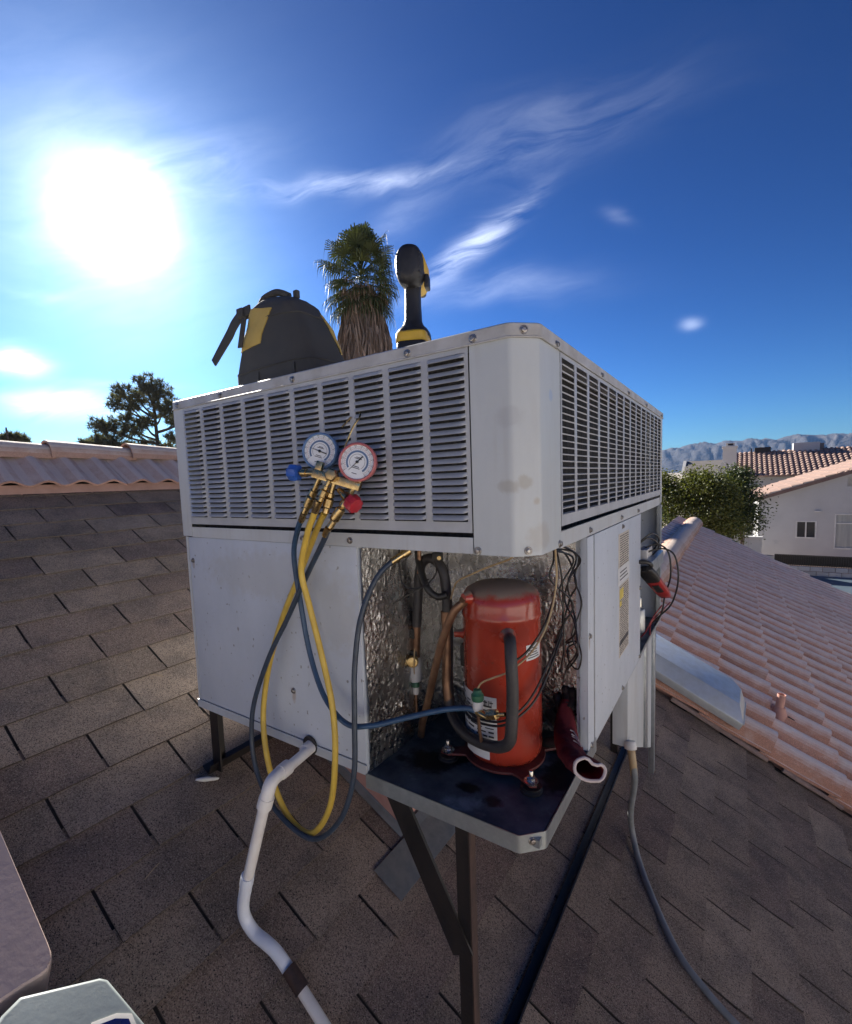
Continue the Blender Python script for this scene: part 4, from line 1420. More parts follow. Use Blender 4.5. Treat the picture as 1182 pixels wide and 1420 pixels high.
# ------------------------------------------------------------------ work glove lying over the pan edge
gl = thing('work_glove', 'maroon work glove with pale cuff draped over the edge of the pan', 'glove', (0, .25, -.57))
axis = [(-.062, .40, -.462), (-.055, .36, -.50), (-.040, .32, -.515), (-.022, .275, -.515), (.000, .225, -.505), (.025, .185, -.492), (.052, .145, -.475), (.066, .128, -.468)]
axs = spline(axis, 4)
rings, inner = [], []
up_ = Vector((.25, .1, .96)).normalized()
for i, p in enumerate(axs):
    t = (axs[min(i + 1, len(axs) - 1)] - axs[max(i - 1, 0)]).normalized()
    s_ = t.cross(up_).normalized()
    u_ = s_.cross(t)
    f = i / (len(axs) - 1)
    wd_ = .015 + .024 * min(1, f * 2.2) - .004 * f + .004 * math.sin(f * 9)
    ht_ = .012 + .011 * min(1, f * 1.6) + .001 * f
    ring = []
    inn = []
    for j in range(22):
        a = 2 * math.pi * j / 22
        x_, y_ = math.cos(a), math.sin(a)
        dent = 1 - .62 * max(0, y_) ** 2 * math.exp(-((x_ + .35) / .45) ** 2) * max(0, f - .35) * 1.5
        k = 1 + .16 * noise.noise(Vector((x_ * 2.4, y_ * 2.4, f * 9)))
        ring.append(p + s_ * (x_ * wd_ * k) + u_ * (y_ * ht_ * dent * k))
        inn.append(p + s_ * (x_ * wd_ * .88) + u_ * (y_ * ht_ * dent * .86))
    rings.append(ring); inner.append(inn)
body = MB().loft(rings, True, False)
body.f.append(tuple(reversed(range(22))))
gbody = body.build('glove_body', M['glove'], gl, ang=80)
li = MB().loft(inner[len(inner) // 2:], True, False)
li.f.append(tuple(reversed(range(22))))
li.build('lining', M['glove_in'], gl, ang=80)
MB().tube([(a + b) / 2 for a, b in zip(rings[-1] + rings[-1][:1], inner[-1] + inner[-1][:1])], .0035, 8, caps=False).build('cuff_edge', M['glove_cuff'], gl)
for i, (a, b, c) in enumerate((((-.060, .39, -.47), (-.066, .415, -.452), (-.072, .42, -.43)), ((-.050, .385, -.475), (-.05, .413, -.455), (-.052, .415, -.43)), ((-.072, .38, -.49), (-.085, .405, -.475), (-.095, .412, -.455)), ((-.078, .36, -.51), (-.098, .385, -.51), (-.115, .395, -.50)), ((-.055, .31, -.53), (-.085, .315, -.545), (-.105, .32, -.56)))):
    MB().tube(spline([a, b, c], 5), [.0125] * 9 + [.0115, .007], 10).build('finger', M['glove_black'], gl)
# stitched emblem on the back of the hand
em = MB()
for k in range(4):
    t0 = .30 + .05 * k
    i0 = int(t0 * (len(axs) - 1))
    def sp(f, a, h=.0015):
        i_ = min(len(rings) - 1, max(0, int(round(f * (len(rings) - 1)))))
        c_ = axs[i_]
        q = rings[i_][int(a) % 22]
        return q + (q - c_).normalized() * h
    em.tube([sp(t0, 6), sp(t0, 7), sp(t0 + .05, 8)], .0014, 5)
em.build('emblem', M['glove_cuff'], gl)
# ------------------------------------------------------------------ clamp meter hanging in the electrical bay
mt_ = thing('clamp_meter', 'red clamp meter hanging by its leads at the electrical bay', 'meter', (.04, 1.35, -.3))
a, b = Vector((.012, 1.20, -.235)), Vector((.062, 1.42, -.385))
t = (b - a).normalized()
s_ = Vector((.93, -.1, .2)); s_ = (s_ - t * s_.dot(t)).normalized()
u_ = s_.cross(t)
def mring(d, hs, hu): return [a + t * d + s_ * (hs * math.copysign(abs(math.cos(q)) ** .6, math.cos(q))) + u_ * (hu * math.copysign(abs(math.sin(q)) ** .6, math.sin(q))) for q in [2 * math.pi * j / 16 for j in range(16)]]
MB().loft([mring(d, x_, y_) for d, x_, y_ in ((.09, .026, .014), (.10, .029, .016), (.22, .026, .016), (.262, .022, .014), (.268, .018, .010))]).build('case', M['meter_red'], mt_)
MB().loft([mring(d, x_, y_) for d, x_, y_ in ((-.01, .018, .012), (.0, .028, .014), (.06, .031, .016), (.095, .028, .0165))]).build('grip', M['rubber'], mt_)
jaw = [a + t * (-.01 - .03 + .032 * math.cos(q)) + s_ * (.034 * math.sin(q)) for q in [R(20) + R(320) * j / 14 for j in range(15)]]
MB().tube(jaw, .008, 8).build('jaw', M['rubber'], mt_)
MB().loft([mring(d, x_, .0185) for d, x_ in ((.12, .018), (.19, .018))]).build('display', M['rubber'], mt_)

# ------------------------------------------------------------------ condensate pipe
pv = thing('drain_pipe', 'white plastic drain pipe with elbow running down the shingles', 'pipe', (-.62, -.15, -1.0))
e0 = Vector((-.612, -.165, -.565))
MB().tube([(-.640, .06, -.560), (-.612, -.130, -.563)], .0135, 16).build('pipe', M['pvc'], pv)
MB().tube([(-.640, .012, -.560), (-.634, -.030, -.561)], .0168, 16).build('coupling', M['pvc'], pv)
elbo = MB().tube(spline([(-.6195, -.100, -.563), (-.614, -.140, -.563), (-.611, -.160, -.569), (-.613, -.169, -.588), (-.624, -.173, -.622)], 6), .0165, 16).build('elbow', M['pvc'], pv)
MB().tube([(-.6195, -.098, -.563), (-.6155, -.126, -.563)], .0188, 16).build('hub', M['pvc'], elbo)
MB().tube([(-.6165, -.170, -.600), (-.6255, -.1735, -.628)], .0188, 16).build('hub', M['pvc'], elbo)
MB().tube([(-.624, -.172, -.62), (-.707, -.18, -.855)], .0138, 16).build('pipe', M['pvc'], pv)
sw_ = spline([(-.704, -.18, -.84), (-.718, -.18, -.885), (-.738, -.177, -.94), (-.742, -.172, -.985), (-.716, -.166, -1.018), (-.676, -.160, -1.030), (-.645, -.154, -1.045), (-.610, -.150, -1.072), (-.590, -.150, -1.086)], 8)
MB().tube(sw_, [.0172] * 6 + [.0158] * (len(sw_) - 6), 16).build('swept_bend', M['pvc_blue'], pv)
MB().tube([(-.606, -.149, -1.071), (-.556, -.150, -1.101)], .0186, 16).build('rubber_coupling', M['rust_steel'], pv)
MB().tube([(-.57, -.150, -1.094), (-.42, -.158, -1.172), (-.1, -.17, -1.337), (.3, -.18, -1.543)], .0138, 16).build('pipe', M['pvc'], pv)
gm = MB().lathe([(.020, 0), (.026, .002), (.026, .006), (.020, .008)], (-.641, .002, -.560), (0, -1, 0), 20)
tag(gm.build('grommet', M['rubber']), 'black rubber grommet round the drain pipe at the panel bottom', 'grommet')

# ------------------------------------------------------------------ stand
std = thing('equipment_stand', 'black angle iron stand carrying the air conditioner above the shingles', 'stand', (-.6, .8, -1.1))
def angle_iron(p, q, a, b, w_, mat, name, th=.004, mat2=None):
    """L profile from p to q with flange directions a and b"""
    p, q, a, b = map(Vector, (p, q, a, b))
    d = (q - p).normalized()
    a = (a - d * a.dot(d)).normalized()
    b = (b - d * b.dot(d) - a * b.dot(a)).normalized()
    r0 = [p, p + a * w_, p + a * w_ + b * th, p + a * th + b * th, p + a * th + b * w_, p + b * w_]
    return MB().loft([r0, [v + (q - p) for v in r0]]).build(name, mat, std)
for yy in (.048, 1.68):
    lg = angle_iron((-.186, yy, -.617), (-.186, yy, roof_z(-.20) + .012), (-1, 0, 0), (0, 1, 0), .033, M['black_steel'], 'leg', .005)
    MB().box(-.1855, -.1835, yy + .002, yy + .030, roof_z(-.18) + .012, -.618).build('leg_flange', M['rust_steel'], lg)
    angle_iron((-1.17, yy - .02, -.586), (-1.17, yy - .02, roof_z(-1.16) + .012), (1, 0, 0), (0, 1, 0), .045, M['black_steel'], 'leg', .005)
angle_iron((-.437, .042, -.612), (-.232, .042, -.992), (1, .0, .45), (0, 1, 0), .060, M['black_steel'], 'brace', .005)
angle_iron((-.437, 1.67, -.612), (-.232, 1.67, -.992), (1, .0, .45), (0, 1, 0), .060, M['black_steel'], 'brace', .005)
for xx, w_ in ((-.160, .030), (-1.16, .040)):
    p = on_roof(xx, -.05 if xx > -1 else .0, .011)
    angle_iron(p, p + Vector((0, 1.95, 0)), VDN * -1, NRM, w_, M['black_steel'], 'sleeper', .005)
for yy in (.10, 1.66):
    angle_iron((-1.15, yy, -.606), (-.20, yy, -.606), (0, 0, -1), (0, 1, 0), .04, M['black_steel'], 'cross_rail')
# ------------------------------------------------------------------ duct curb below the unit and flashing
cu = thing('duct_curb', 'pink painted duct curb under the air conditioner', 'duct', (-.8, .7, -1.0))
MB().prism([on_roof(-1.02, .41, .0), on_roof(-.655, .41, .0), Vector((-.655, .41, -.604)), Vector((-1.02, .41, -.604))], (0, .9, 0)).build('duct', M['pink_paint'], cu)
e = MB()
for k in (0,):
    a, b = on_roof(-1.05, .400, .012), on_roof(-.64, .400, .012)
    e.prism([a, b, b + NRM * .006 + V(0, .006, 0), a + NRM * .006 + V(0, .006, 0)], (0, .004, 0))
e.prism([on_roof(-1.05, .378, .0115), on_roof(-.64, .378, .0115), on_roof(-.64, .400, .0135), on_roof(-1.05, .400, .0135)], NRM * .002)
e.build('edge_flashing', M['conduit'], cu)
MB().prism([on_roof(-.632, .219, .014), on_roof(-.528, .219, .014), on_roof(-.528, 1.3, .014), on_roof(-.632, 1.3, .014)], NRM * .002).build('apron_flashing', M['galv'], cu)
MB().prism([on_roof(-.654, .42, .02), on_roof(-.625, .42, .016), on_roof(-.625, 1.3, .016), on_roof(-.654, 1.3, .02)], NRM * .002).build('apron_fold', M['galv'], cu)
# ------------------------------------------------------------------ electrical raceway box and conduit behind the right panel
ebx = thing('disconnect_box', 'grey metal disconnect box standing under the right access panel', 'electrical box', (-.12, 1.3, -1.2))
zb_ = roof_z(-.03) + .02
def sloped(y0, y1, x1, mat, nm):
    zb = lambda y: -.905 - (y - 1.04) * .50
    MB().prism([(-.075, y0, zb(y0)), (-.075, y1, zb(y1)), (-.075, y1, -.60), (-.075, y0, -.60)], (x1 + .075, 0, 0)).build(nm, mat, ebx, bevel=.002)
sloped(1.03, 1.40, -.020, M['paint'], 'box')
sloped(1.405, 1.47, -.012, M['galv'], 'channel')
sloped(1.475, 1.60, -.016, M['paint'], 'channel')
MB().box(-.03, -.006, 1.62, 1.66, -1.33, -.60).build('post', M['galv'], ebx, bevel=.001)
cn = thing('flexible_conduit', 'grey flexible conduit snaking down the shingles at right', 'conduit', (.1, 1.0, -1.4))
cpts = [(-.010, 1.035, -.900), (.0, 1.02, -.945), (.005, 1.03, -1.03), (-.02, 1.10, -1.20), (-.03, 1.18, -1.33), (.004, 1.121, -1.408), (.074, .992, -1.446), (.17, .862, -1.496), (.258, .812, -1.541), (.355, .788, -1.591), (.445, .79, -1.637), (.62, .82, -1.727)]
MB().tube(spline(cpts, 10), .0118, 12).build('conduit', M['conduit'], cn)
MB().tube(spline([(-.010, 1.036, -.892), (.0, 1.02, -.945), (.004, 1.027, -1.0)], 4), .0135, 14).build('sleeve', M['wire_tan'], cn)
MB().lathe([(.018, -.01), (.022, .0), (.022, .018), (.015, .022)], (-.012, 1.036, -.885), (.15, -.3, -1), 14).build('connector', M['white_plastic'], cn)
tag(MB().lathe([(.014, 0), (.014, .004), (.007, .004), (.007, 0)], on_roof(-.22, 1.95, .012), NRM, 16).build('washer', M['white_plastic']), 'pale ring washer lying on the shingles near the disconnect box', 'washer')

# ------------------------------------------------------------------ sheet-metal hood and vent pipe on the tiles
hd_ = thing('sheet_metal_hood', 'galvanised sheet metal hood lying on the pink tiles beside the unit', 'hood', on_roof(.07, 2.9, .1))
def hp(x, y, off): return on_roof(x - math.sin(A) * off, y, off)
o1 = [hp(-.24, 2.64, .15), hp(-.24, 3.12, .15), hp(.30, 3.12, .15), hp(.378, 2.99, .15), hp(.365, 2.64, .15)]
i1 = [hp(-.205, 2.70, .235), hp(-.205, 3.07, .235), hp(.300, 3.05, .235), hp(.352, 2.96, .235), hp(.345, 2.70, .235)]
MB().loft([[p - NRM * .05 for p in o1], o1, i1]).build('hood', M['galv_bright'], hd_, bevel=.003)
MB().tube([p + NRM * .001 for p in o1], .005, 8).build('hem', M['galv_bright'], hd_)
vp = thing('vent_pipe', 'short pinkish copper vent pipe standing up through the tiles', 'vent pipe', on_roof(.578, 3.3, .1))
c0 = on_roof(.535, 3.30, .085)
MB().lathe([(.026, .0), (.026, .165), (.022, .165), (.022, .05)], c0, (.12, 0, 1), 20).build('pipe', M['pink_paint'], vp)
MB().lathe([(.055, -.02), (.046, .03), (.031, .07), (.028, .075)], c0, (.2, 0, 1), 20).build('flange', M['pink_paint'], vp)
MB().lathe([(.0225, .14), (.0, .14)], c0, (.12, 0, 1), 20, caps=False).build('bore_shade', M['dark'], vp)  # dark disc standing in for the shade inside the pipe
for q_ in (-1, 1):
    MB().obox(c0 + V(.0, -.0, .03) + VDN * (.08 * q_), VDN * .022, (0, .010, 0), NRM * .012).build('clip', M['rubber'], vp, bevel=.003)

# ------------------------------------------------------------------ things at the lower left
tp = thing('rooftop_cover', 'tan painted metal cover with a rounded rusty corner at the lower left', 'cover', on_roof(-.9, -.7, .05))
def tpt(x, y, off): return on_roof(x - math.sin(A) * .15, y, off)
poly = []
for x, y in [(-1.5, -.537), (-.885, -.547), (-.866, -.548), (-.852, -.552), (-.842, -.562), (-.840, -.574), (-.843, -.60), (-.846, -.66), (-.850, -1.0), (-1.5, -1.0)]: poly.append((x, y))
MB().loft([[tpt(x, y, .012) for x, y in poly], [tpt(x, y, .145) for x, y in poly], [tpt(-1.05 + (x + 1.05) * .985, -.75 + (y + .75) * .99, .15) for x, y in poly]]).build('panel', M['tan_panel'], tp, ang=30)
cs = thing('instrument_case', 'pale grey metal instrument case with blue display at the bottom left corner', 'case', on_roof(-.75, -.6, .07))
def cpnt(x, y, off): return on_roof(x + .03 - math.sin(A) * .16, y, off + .03 if off > .05 else off)
top = [(-.847, -.645), (-.854, -.614), (-.793, -.500), (-.782, -.491), (-.655, -.466), (-.50, -.53), (-.60, -.76), (-.78, -.76)]
MB().loft([[cpnt(x, y, .012) for x, y in top], [cpnt(x, y, .122) for x, y in top], [cpnt(-.70 + (x + .70) * .96, -.60 + (y + .60) * .97, .13) for x, y in top]]).build('body', M['case'], cs, bevel=.003)
scr = [(-.738, -.541), (-.722, -.503), (-.704, -.483), (-.67, -.485), (-.59, -.54), (-.65, -.62)]
MB().loft([[cpnt(x, y, .129) for x, y in scr], [cpnt(x, y, .133) for x, y in scr]]).build('display_frame', M['white_plastic'], cs, bevel=.001)
MB().loft([[cpnt(-.675 + (x + .675) * .88, -.55 + (y + .55) * .88, .1332) for x, y in scr], [cpnt(-.675 + (x + .675) * .88, -.55 + (y + .55) * .88, .1345) for x, y in scr]]).build('display', M['case_blue'], cs)
# caulk lump by the left leg, grit and twigs
cl = MB()
rings = []
for i in range(7):
    t = i / 6
    c = on_roof(-1.165 + .035 * t, -.045 + .06 * t, .016)
    rr = .009 * (math.sin(math.pi * (t * .9 + .05)) ** .5) * (1 + .4 * noise.noise(c * 80))
    rings.append([c + Vector((.5, -.86, 0)) * (rr * 1.2 * math.cos(a)) + NRM * (rr * math.sin(a)) for a in [2 * math.pi * j / 9 for j in range(9)]])
cl.loft(rings)
tag(cl.build('sealant_lump', M['white_plastic'], ang=80), 'small white lump of dried sealant beside the left stand leg', 'sealant')
for i, (x, y, L_, an, lb) in enumerate(((-1.62, .05, .05, .9, 'thin dry twig on the shingles left of the unit'), (-1.02, -.42, .018, .3, 'tiny pale straw on the dark shingles near the tan panel'), (-1.0, -.30, .05, 1.9, 'dry straw in a shingle slot above the instrument case'))):
    p = on_roof(x, y, .014)
    d = (VDN * math.cos(an) + Vector((0, 1, 0)) * math.sin(an)) * L_
    tag(MB().tube(spline([p, p + d * .4 + NRM * .004, p + d], 4), .0011, 5).build('twig', M['wire_tan']), lb, 'twig')

# ------------------------------------------------------------------ ground and background
GZ = -5.4
M['ground'] = pmat('pale_gravel_ground', (.42, .36, .29), (.34, .29, .24), .3, .9, spots=(2.2, .55, (.30, .26, .22), .2))
M['stucco_white'] = pmat('white_stucco', (.53, .53, .53), (.47, .47, .47), .8, .85, bump=.004, bscale=30, spots=(1.2, .62, (.36, .375, .40), .2))
M['stucco_cream'] = pmat('cream_stucco', (.60, .585, .56), (.54, .53, .51), .8, .85, bump=.004, bscale=30)
M['far_tile'] = pmat('far_roof_tile', (.38, .26, .215), (.30, .20, .165), 1.5, .8, rnd=.12)
M['far_roof_grey'] = pmat('far_grey_roof', (.20, .18, .17), (.16, .145, .135), 1.5, .85)
M['trim'] = pmat('roof_trim', (.20, .13, .11), (.16, .10, .09), 3, .7)
M['win_frame'] = pmat('window_frame', (.72, .72, .70), None, 3, .5)
M['glass'] = pmat('window_glass', (.03, .035, .04), (.05, .05, .05), 2, .06, spec=.8, rvar=.03)
M['curtain'] = pmat('window_curtain', (.30, .32, .32), (.44, .45, .42), 9, .5, stretch=(1, 1, .05))
M['block'] = pmat('concrete_block', (.56, .55, .54), (.48, .47, .46), 2.5, .9, bump=.004, bscale=40, rnd=.16)
M['iron'] = pmat('dark_iron', (.014, .014, .016), (.022, .02, .02), 6, .5)
M['blue_roof'] = pmat('blue_grey_metal', (.15, .20, .25), (.12, .165, .21), 2, .45, metal=.3)
M['leaf'] = pmat('green_leaves', (.115, .130, .030), (.070, .088, .022), 1.4, .6, rnd=.35, transl=.3)
M['leaf_dark'] = pmat('dark_leaves', (.050, .075, .026), (.035, .055, .020), 1.4, .6, rnd=.35, transl=.22)
M['needle'] = pmat('pine_needles', (.13, .14, .105), (.095, .10, .075), 1.4, .7, rnd=.35, transl=.35)
M['bark'] = pmat('bark', (.12, .10, .085), (.075, .06, .05), 6, .9, bump=.01, bscale=12)
M['palm_green'] = pmat('palm_fronds', (.050, .070, .030), (.075, .092, .040), 1.2, .65, rnd=.4, transl=.12, spec=.2)
M['palm_dead'] = pmat('dead_fronds', (.30, .235, .175), (.21, .16, .115), 1.6, .85, rnd=.3)
M['mountain'] = pmat('mountain_rock', (.040, .036, .038), (.022, .021, .023), .0042, .95, bump=22, bscale=.016, spots=(.009, .58, (.10, .085, .075), .10))

gd = MB()
gd.grid(lambda a, b: (-6550 + 13100 * a, -6550 + 13100 * b, GZ), 6, 6)
struct(gd.build('ground', M['ground'], smooth=False))


def far_dir(px, dist):
    d = fw + (px - 569.9) / 658.36 * r2
    d.z = 0
    return CAM_LOC + d.normalized() * dist


# mountains along the right horizon
prof = [(-500, 250), (-200, 300), (100, 330), (300, 260), (500, 300), (700, 330), (820, 330), (880, 322), (914, 324), (930, 350), (945, 366), (958, 390), (972, 402), (985, 392), (992, 380), (1003, 412), (1012, 408), (1025, 394), (1035, 408), (1050, 402), (1062, 388), (1075, 380), (1082, 402), (1095, 424), (1108, 420), (1120, 410), (1135, 400), (1150, 404), (1165, 400), (1182, 374), (1200, 398), (1260, 420), (1350, 380), (1500, 420), (1750, 400), (2100, 440)]
mtn = MB()
DM = 5200
cols = []
nx = 1000
for i in range(nx + 1):
    px = -500 + 2600 * i / nx
    h = interp(prof, px) * .65 + 9 * noise.noise(Vector((px * .11, 0, 9))) + 5 * noise.noise(Vector((px * .31, 0, 3)))
    base = far_dir(px, DM)
    rad = (base - CAM_LOC).normalized()
    c = []
    NJ = 22
    for j in range(NJ + 1):
        dd = (j / NJ - .5) * 2
        prof_h = (1 - abs(dd) ** 1.2)
        p = base + rad * (dd * 1100)
        rid = 0
        for o_, (fq, am) in enumerate(((.030, 1.), (.075, .5), (.17, .28), (.36, .16))):
            rid += am * (1 - 2 * abs(noise.noise(Vector((px * fq + dd * 1.1 * (o_ + 1), dd * 1.6 * (o_ + 1), 4 + o_ * 3)))))
        hh = h * prof_h + h * .30 * (rid - .6) * min(1, abs(dd) * 2.5) * prof_h
        c.append(Vector((p.x, p.y, GZ - 2 + max(0, hh) * 1.02)))
    cols.append(c)
for c in cols: mtn.v += c
for i in range(nx):
    for j in range(NJ):
        a = i * (NJ + 1) + j
        mtn.f.append((a, a + NJ + 1, a + NJ + 2, a + 1))
struct(mtn.build('mountains', M['mountain'], ang=180))

# --- wavy tiled roof sheet for far houses (tiles too small to pick apart)
def tiled_slope(p0, along, upv, ncol, ncrs, amp, mat, name, parent):
    p0, along, upv = Vector(p0), Vector(along), Vector(upv)
    n = along.cross(upv).normalized()
    if n.z < 0: n = -n
    mb = MB()
    for c in range(ncrs):
        def fn(a, b, c=c):
            w = amp * abs(math.sin(math.pi * a * ncol))
            return p0 + along * a + upv * ((c + b * 1.08) / ncrs) + n * (w + (1 - b) * amp * .7)
        mb.grid(fn, ncol * 4, 1)
        # front edge of the course
        mb.grid(lambda a, b, c=c: p0 + along * a + upv * (c / ncrs) + n * ((amp * abs(math.sin(math.pi * a * ncol)) + amp * .7) * (1 - b) - .01 * b), ncol * 4, 1)
    o = mb.build(name, mat, parent, ang=40)
    return stuff(o)


# --- neighbour house with white gable wall
HY = 28.0
nh = thing('neighbour_house', 'white stucco house with shaded gable wall and sunlit tile edge at right', 'house', (5, 31, GZ))
ex0, ez0 = 1.02, -1.30            # eave at left end of gable
slope = .352
ridx = 9.5
rz_ = ez0 + (ridx - ex0) * slope
# wall with window openings built as strips round the openings
wins = [(2.56, 3.33, -3.20, -2.38), (3.95, 6.2, -3.65, -2.04), (4.33, 5.0, -.80, -.38)]
xs = sorted({ex0 + .1, ridx, 17.8} | {w[0] for w in wins} | {w[1] for w in wins})
wl_ = MB()
def topz(x): return ez0 - .12 + (x - ex0) * slope if x <= ridx else ez0 - .12 + (ridx - ex0) * slope - (x - ridx) * slope
for a, b in zip(xs, xs[1:]):
    zc = GZ
    for w in sorted([w for w in wins if w[0] <= a + 1e-6 and w[1] >= b - 1e-6], key=lambda w: w[2]):
        wl_.prism([(a, HY, zc), (b, HY, zc), (b, HY, w[2]), (a, HY, w[2])], (0, .2, 0))
        zc = w[3]
    wl_.prism([(a, HY, zc), (b, HY, zc), (b, HY, topz(b)), (a, HY, topz(a))], (0, .2, 0))
wl_.box(ex0 + .1, ex0 + .3, HY + .2, HY + 9, GZ, ez0 - .05)
wl_.build('wall', M['stucco_white'], nh, smooth=False)
def window(root, x0, x1, z0, z1, y, split, mat, sash=True):
    f = MB()
    t = .05
    f.box(x0, x1, y - .02, y + .06, z0, z0 + t); f.box(x0, x1, y - .02, y + .06, z1 - t, z1)
    f.box(x0, x0 + t, y - .02, y + .06, z0 + t, z1 - t); f.box(x1 - t, x1, y - .02, y + .06, z0 + t, z1 - t)
    for s_ in split: f.box(s_ - t / 2, s_ + t / 2, y - .015, y + .06, z0 + t, z1 - t)
    w = f.build('window', M['win_frame'], root, smooth=False)
    e = [x0 + t] + list(split) + [x1 - t]
    for a, b in zip(e, e[1:]): MB().box(a + .02, b - .02, y + .03, y + .04, z0 + t, z1 - t).build('pane', mat, w, smooth=False)
    return w
window(nh, 2.56, 3.33, -3.20, -2.38, HY, [2.94], M['glass'])
w = window(nh, 3.95, 6.2, -3.65, -2.04, HY, [4.68, 5.45], M['curtain'])
MB().box(3.99, 6.16, HY - .012, HY + .03, -2.50, -2.45).build('transom', M['win_frame'], w, smooth=False)
v = MB()
for i in range(7): v.obox((4.66, HY + .05, -.76 + i * .06), (.33, 0, 0), (0, .03, -.02), (0, .003, .004))
v.build('gable_vent', M['win_frame'], nh, smooth=False)
MB().obox((3.35, HY - .06, -1.92), (.12, .02, 0), (0, .05, 0), (0, 0, .02)).build('wall_light', M['win_frame'], nh)
tiled_slope((ex0 - .25, HY - .30, ez0 - .02), (0, 9, 0), (ridx - ex0 + .25, 0, (ridx - ex0 + .25) * slope), 30, 22, .06, M['far_tile'], 'roof_tiles', nh)
tiled_slope((ridx * 2 - ex0 + .25, HY - .30, ez0 - .02), (0, 9, 0), (-(ridx - ex0 + .25), 0, (ridx - ex0 + .25) * slope), 30, 22, .06, M['far_tile'], 'roof_tiles', nh)
e = MB()
for sgn in (1, -1):
    a = V(ex0 - .25, HY - .30, ez0 - .04) if sgn > 0 else V(ridx * 2 - ex0 + .25, HY - .30, ez0 - .04)
    b = V(ridx, HY - .30, ez0 - .04 + (ridx - ex0 + .25) * slope)
    e.prism([a, b, b - V(0, 0, .17), a - V(0, 0, .17)], (0, -.05, 0))
e.build('rake_board', M['trim'], nh, smooth=False)
e = MB().box(ex0 - .25, ridx * 2 - ex0 + .25, HY - .26, HY - .02, ez0 - .3, ez0 - .29)

# --- second house with chimney behind
h2 = thing('chimney_house', 'cream house with pink tile roof and tall chimney behind the green tree', 'house', (4, 44, GZ))
MB().box(.1, 14, 41.3, 50, GZ, -.45).build('wall', M['stucco_cream'], h2, smooth=False)
tiled_slope((-.1, 40.9, -.42), (14.5, 0, 0), (0, 4.4, 1.85), 48, 12, .09, M['far_tile'], 'roof_tiles', h2)
tiled_slope((14.4, 49.7, -.42), (-14.5, 0, 0), (0, -4.4, 1.85), 48, 12, .09, M['far_tile'], 'roof_tiles', h2)
MB().prism([(.1, 41.3, -.46), (.1, 49.3, -.46), (.1, 45.3, 1.22)], (.15, 0, 0)).build('gable', M['stucco_cream'], h2, smooth=False)
ch = MB().prism([(-1.05, 41.0, GZ), (.12, 41.0, GZ), (.12, 41.0, -1.0), (.12, 41.0, 1.72), (-.72, 41.0, 1.72), (-.72, 41.0, .8), (-1.25, 41.0, -.1)], (0, .9, 0))
cho = ch.build('chimney', M['stucco_cream'], h2, smooth=False)
MB().box(-.78, .18, 40.94, 41.96, 1.72, 1.86).build('chimney_cap', M['stucco_cream'], cho, smooth=False)
MB().box(-.55, -.02, 41.1, 41.8, 1.86, 2.10).build('flue', M['stucco_cream'], cho, smooth=False)
MB().box(-.42, -.1, 41.08, 41.1, 1.92, 2.05).build('flue_opening', M['iron'], cho, smooth=False)
MB().box(.75, 1.5, 41.26, 41.3, -1.8, -.75).build('window', M['curtain'], h2, smooth=False)
a1_ = thing('rooftop_cooler', 'small dark cooler unit on the far tiled ridge', 'air conditioner', (1.5, 45.3, 1.3), 'cooling units on the far ridge')
MB().box(1.25, 2.25, 44.9, 45.8, 1.35, 1.78).build('cabinet', M['iron'], a1_, smooth=False)
MB().box(1.30, 2.20, 44.95, 45.75, 1.15, 1.35).build('legs', M['iron'], a1_, smooth=False)
MB().box(1.0, 1.08, 45.2, 45.3, 1.2, 1.75).build('pipe', M['iron'], a1_, smooth=False)
a2_ = thing('rooftop_cooler', 'long white cooler unit with grey end on the far tiled ridge', 'air conditioner', (4.3, 45.3, 1.3), 'cooling units on the far ridge')
MB().box(3.6, 5.1, 44.9, 46.2, 1.30, 1.95).build('cabinet', M['stucco_white'], a2_, smooth=False)
MB().box(5.1, 5.35, 45.0, 46.1, 1.30, 1.85).build('end_duct', M['far_roof_grey'], a2_, smooth=False)
h3 = thing('grey_roof_house', 'distant house with a low grey roof above the green tree', 'house', (-3, 74, GZ))
MB().box(-5.2, 4, 70, 80, GZ, .05).build('wall', M['stucco_cream'], h3, smooth=False)
MB().prism([(-5.5, 69.4, .0), (-5.5, 80.6, .0), (-5.8, 73.5, 1.50)], (10, 0, 0)).build('roof', M['far_roof_grey'], h3, smooth=False)
MB().box(-4.6, -.5, 69.95, 70, -.8, -.2).build('window', M['glass'], h3, smooth=False)
MB().prism([(-5.9, 69.6, -.3), (-5.9, 74.0, -.3), (-5.9, 73.5, 1.60), (-5.9, 73.0, 1.60)], (.35, 0, 0)).build('gable_end', M['stucco_cream'], h3, smooth=False)

# --- garden walls
gw = thing('garden_wall', 'pale rendered garden wall beyond the ridge tiles', 'wall', (-2, 25.2, GZ))
MB().box(-9, 1.19, 25.1, 25.35, GZ, -2.93).build('wall', M['stucco_white'], gw, smooth=False)
MB().box(-9.05, 1.22, 25.05, 25.40, -2.93, -2.86).build('coping', M['stucco_white'], gw, smooth=False)
MB().box(.70, .72, 25.085, 25.1, GZ, -2.93).build('control_joint', M['block'], gw, smooth=False)
bw = thing('block_wall', 'grey concrete block wall below the iron fence', 'wall', (5, 25, GZ))
MB().box(1.25, 11, 25.02, 25.2, GZ, -4.06).build('core', M['mortar'], bw, smooth=False)
bm_ = MB().box(-.19, .19, -.02, .05, -.09, .09).mesh('block', M['block'], bevel=.006, smooth=False)
nb = 0
for r_ in range(7):
    for c in range(24):
        x = 1.46 + c * .40 + (.2 if r_ % 2 else 0)
        if x > 10.8: continue
        inst('block', bm_, bw, Vector((x + random.uniform(-.004, .004), 25.0 + random.uniform(-.006, .006), -4.16 - r_ * .2)) - wloc(bw))
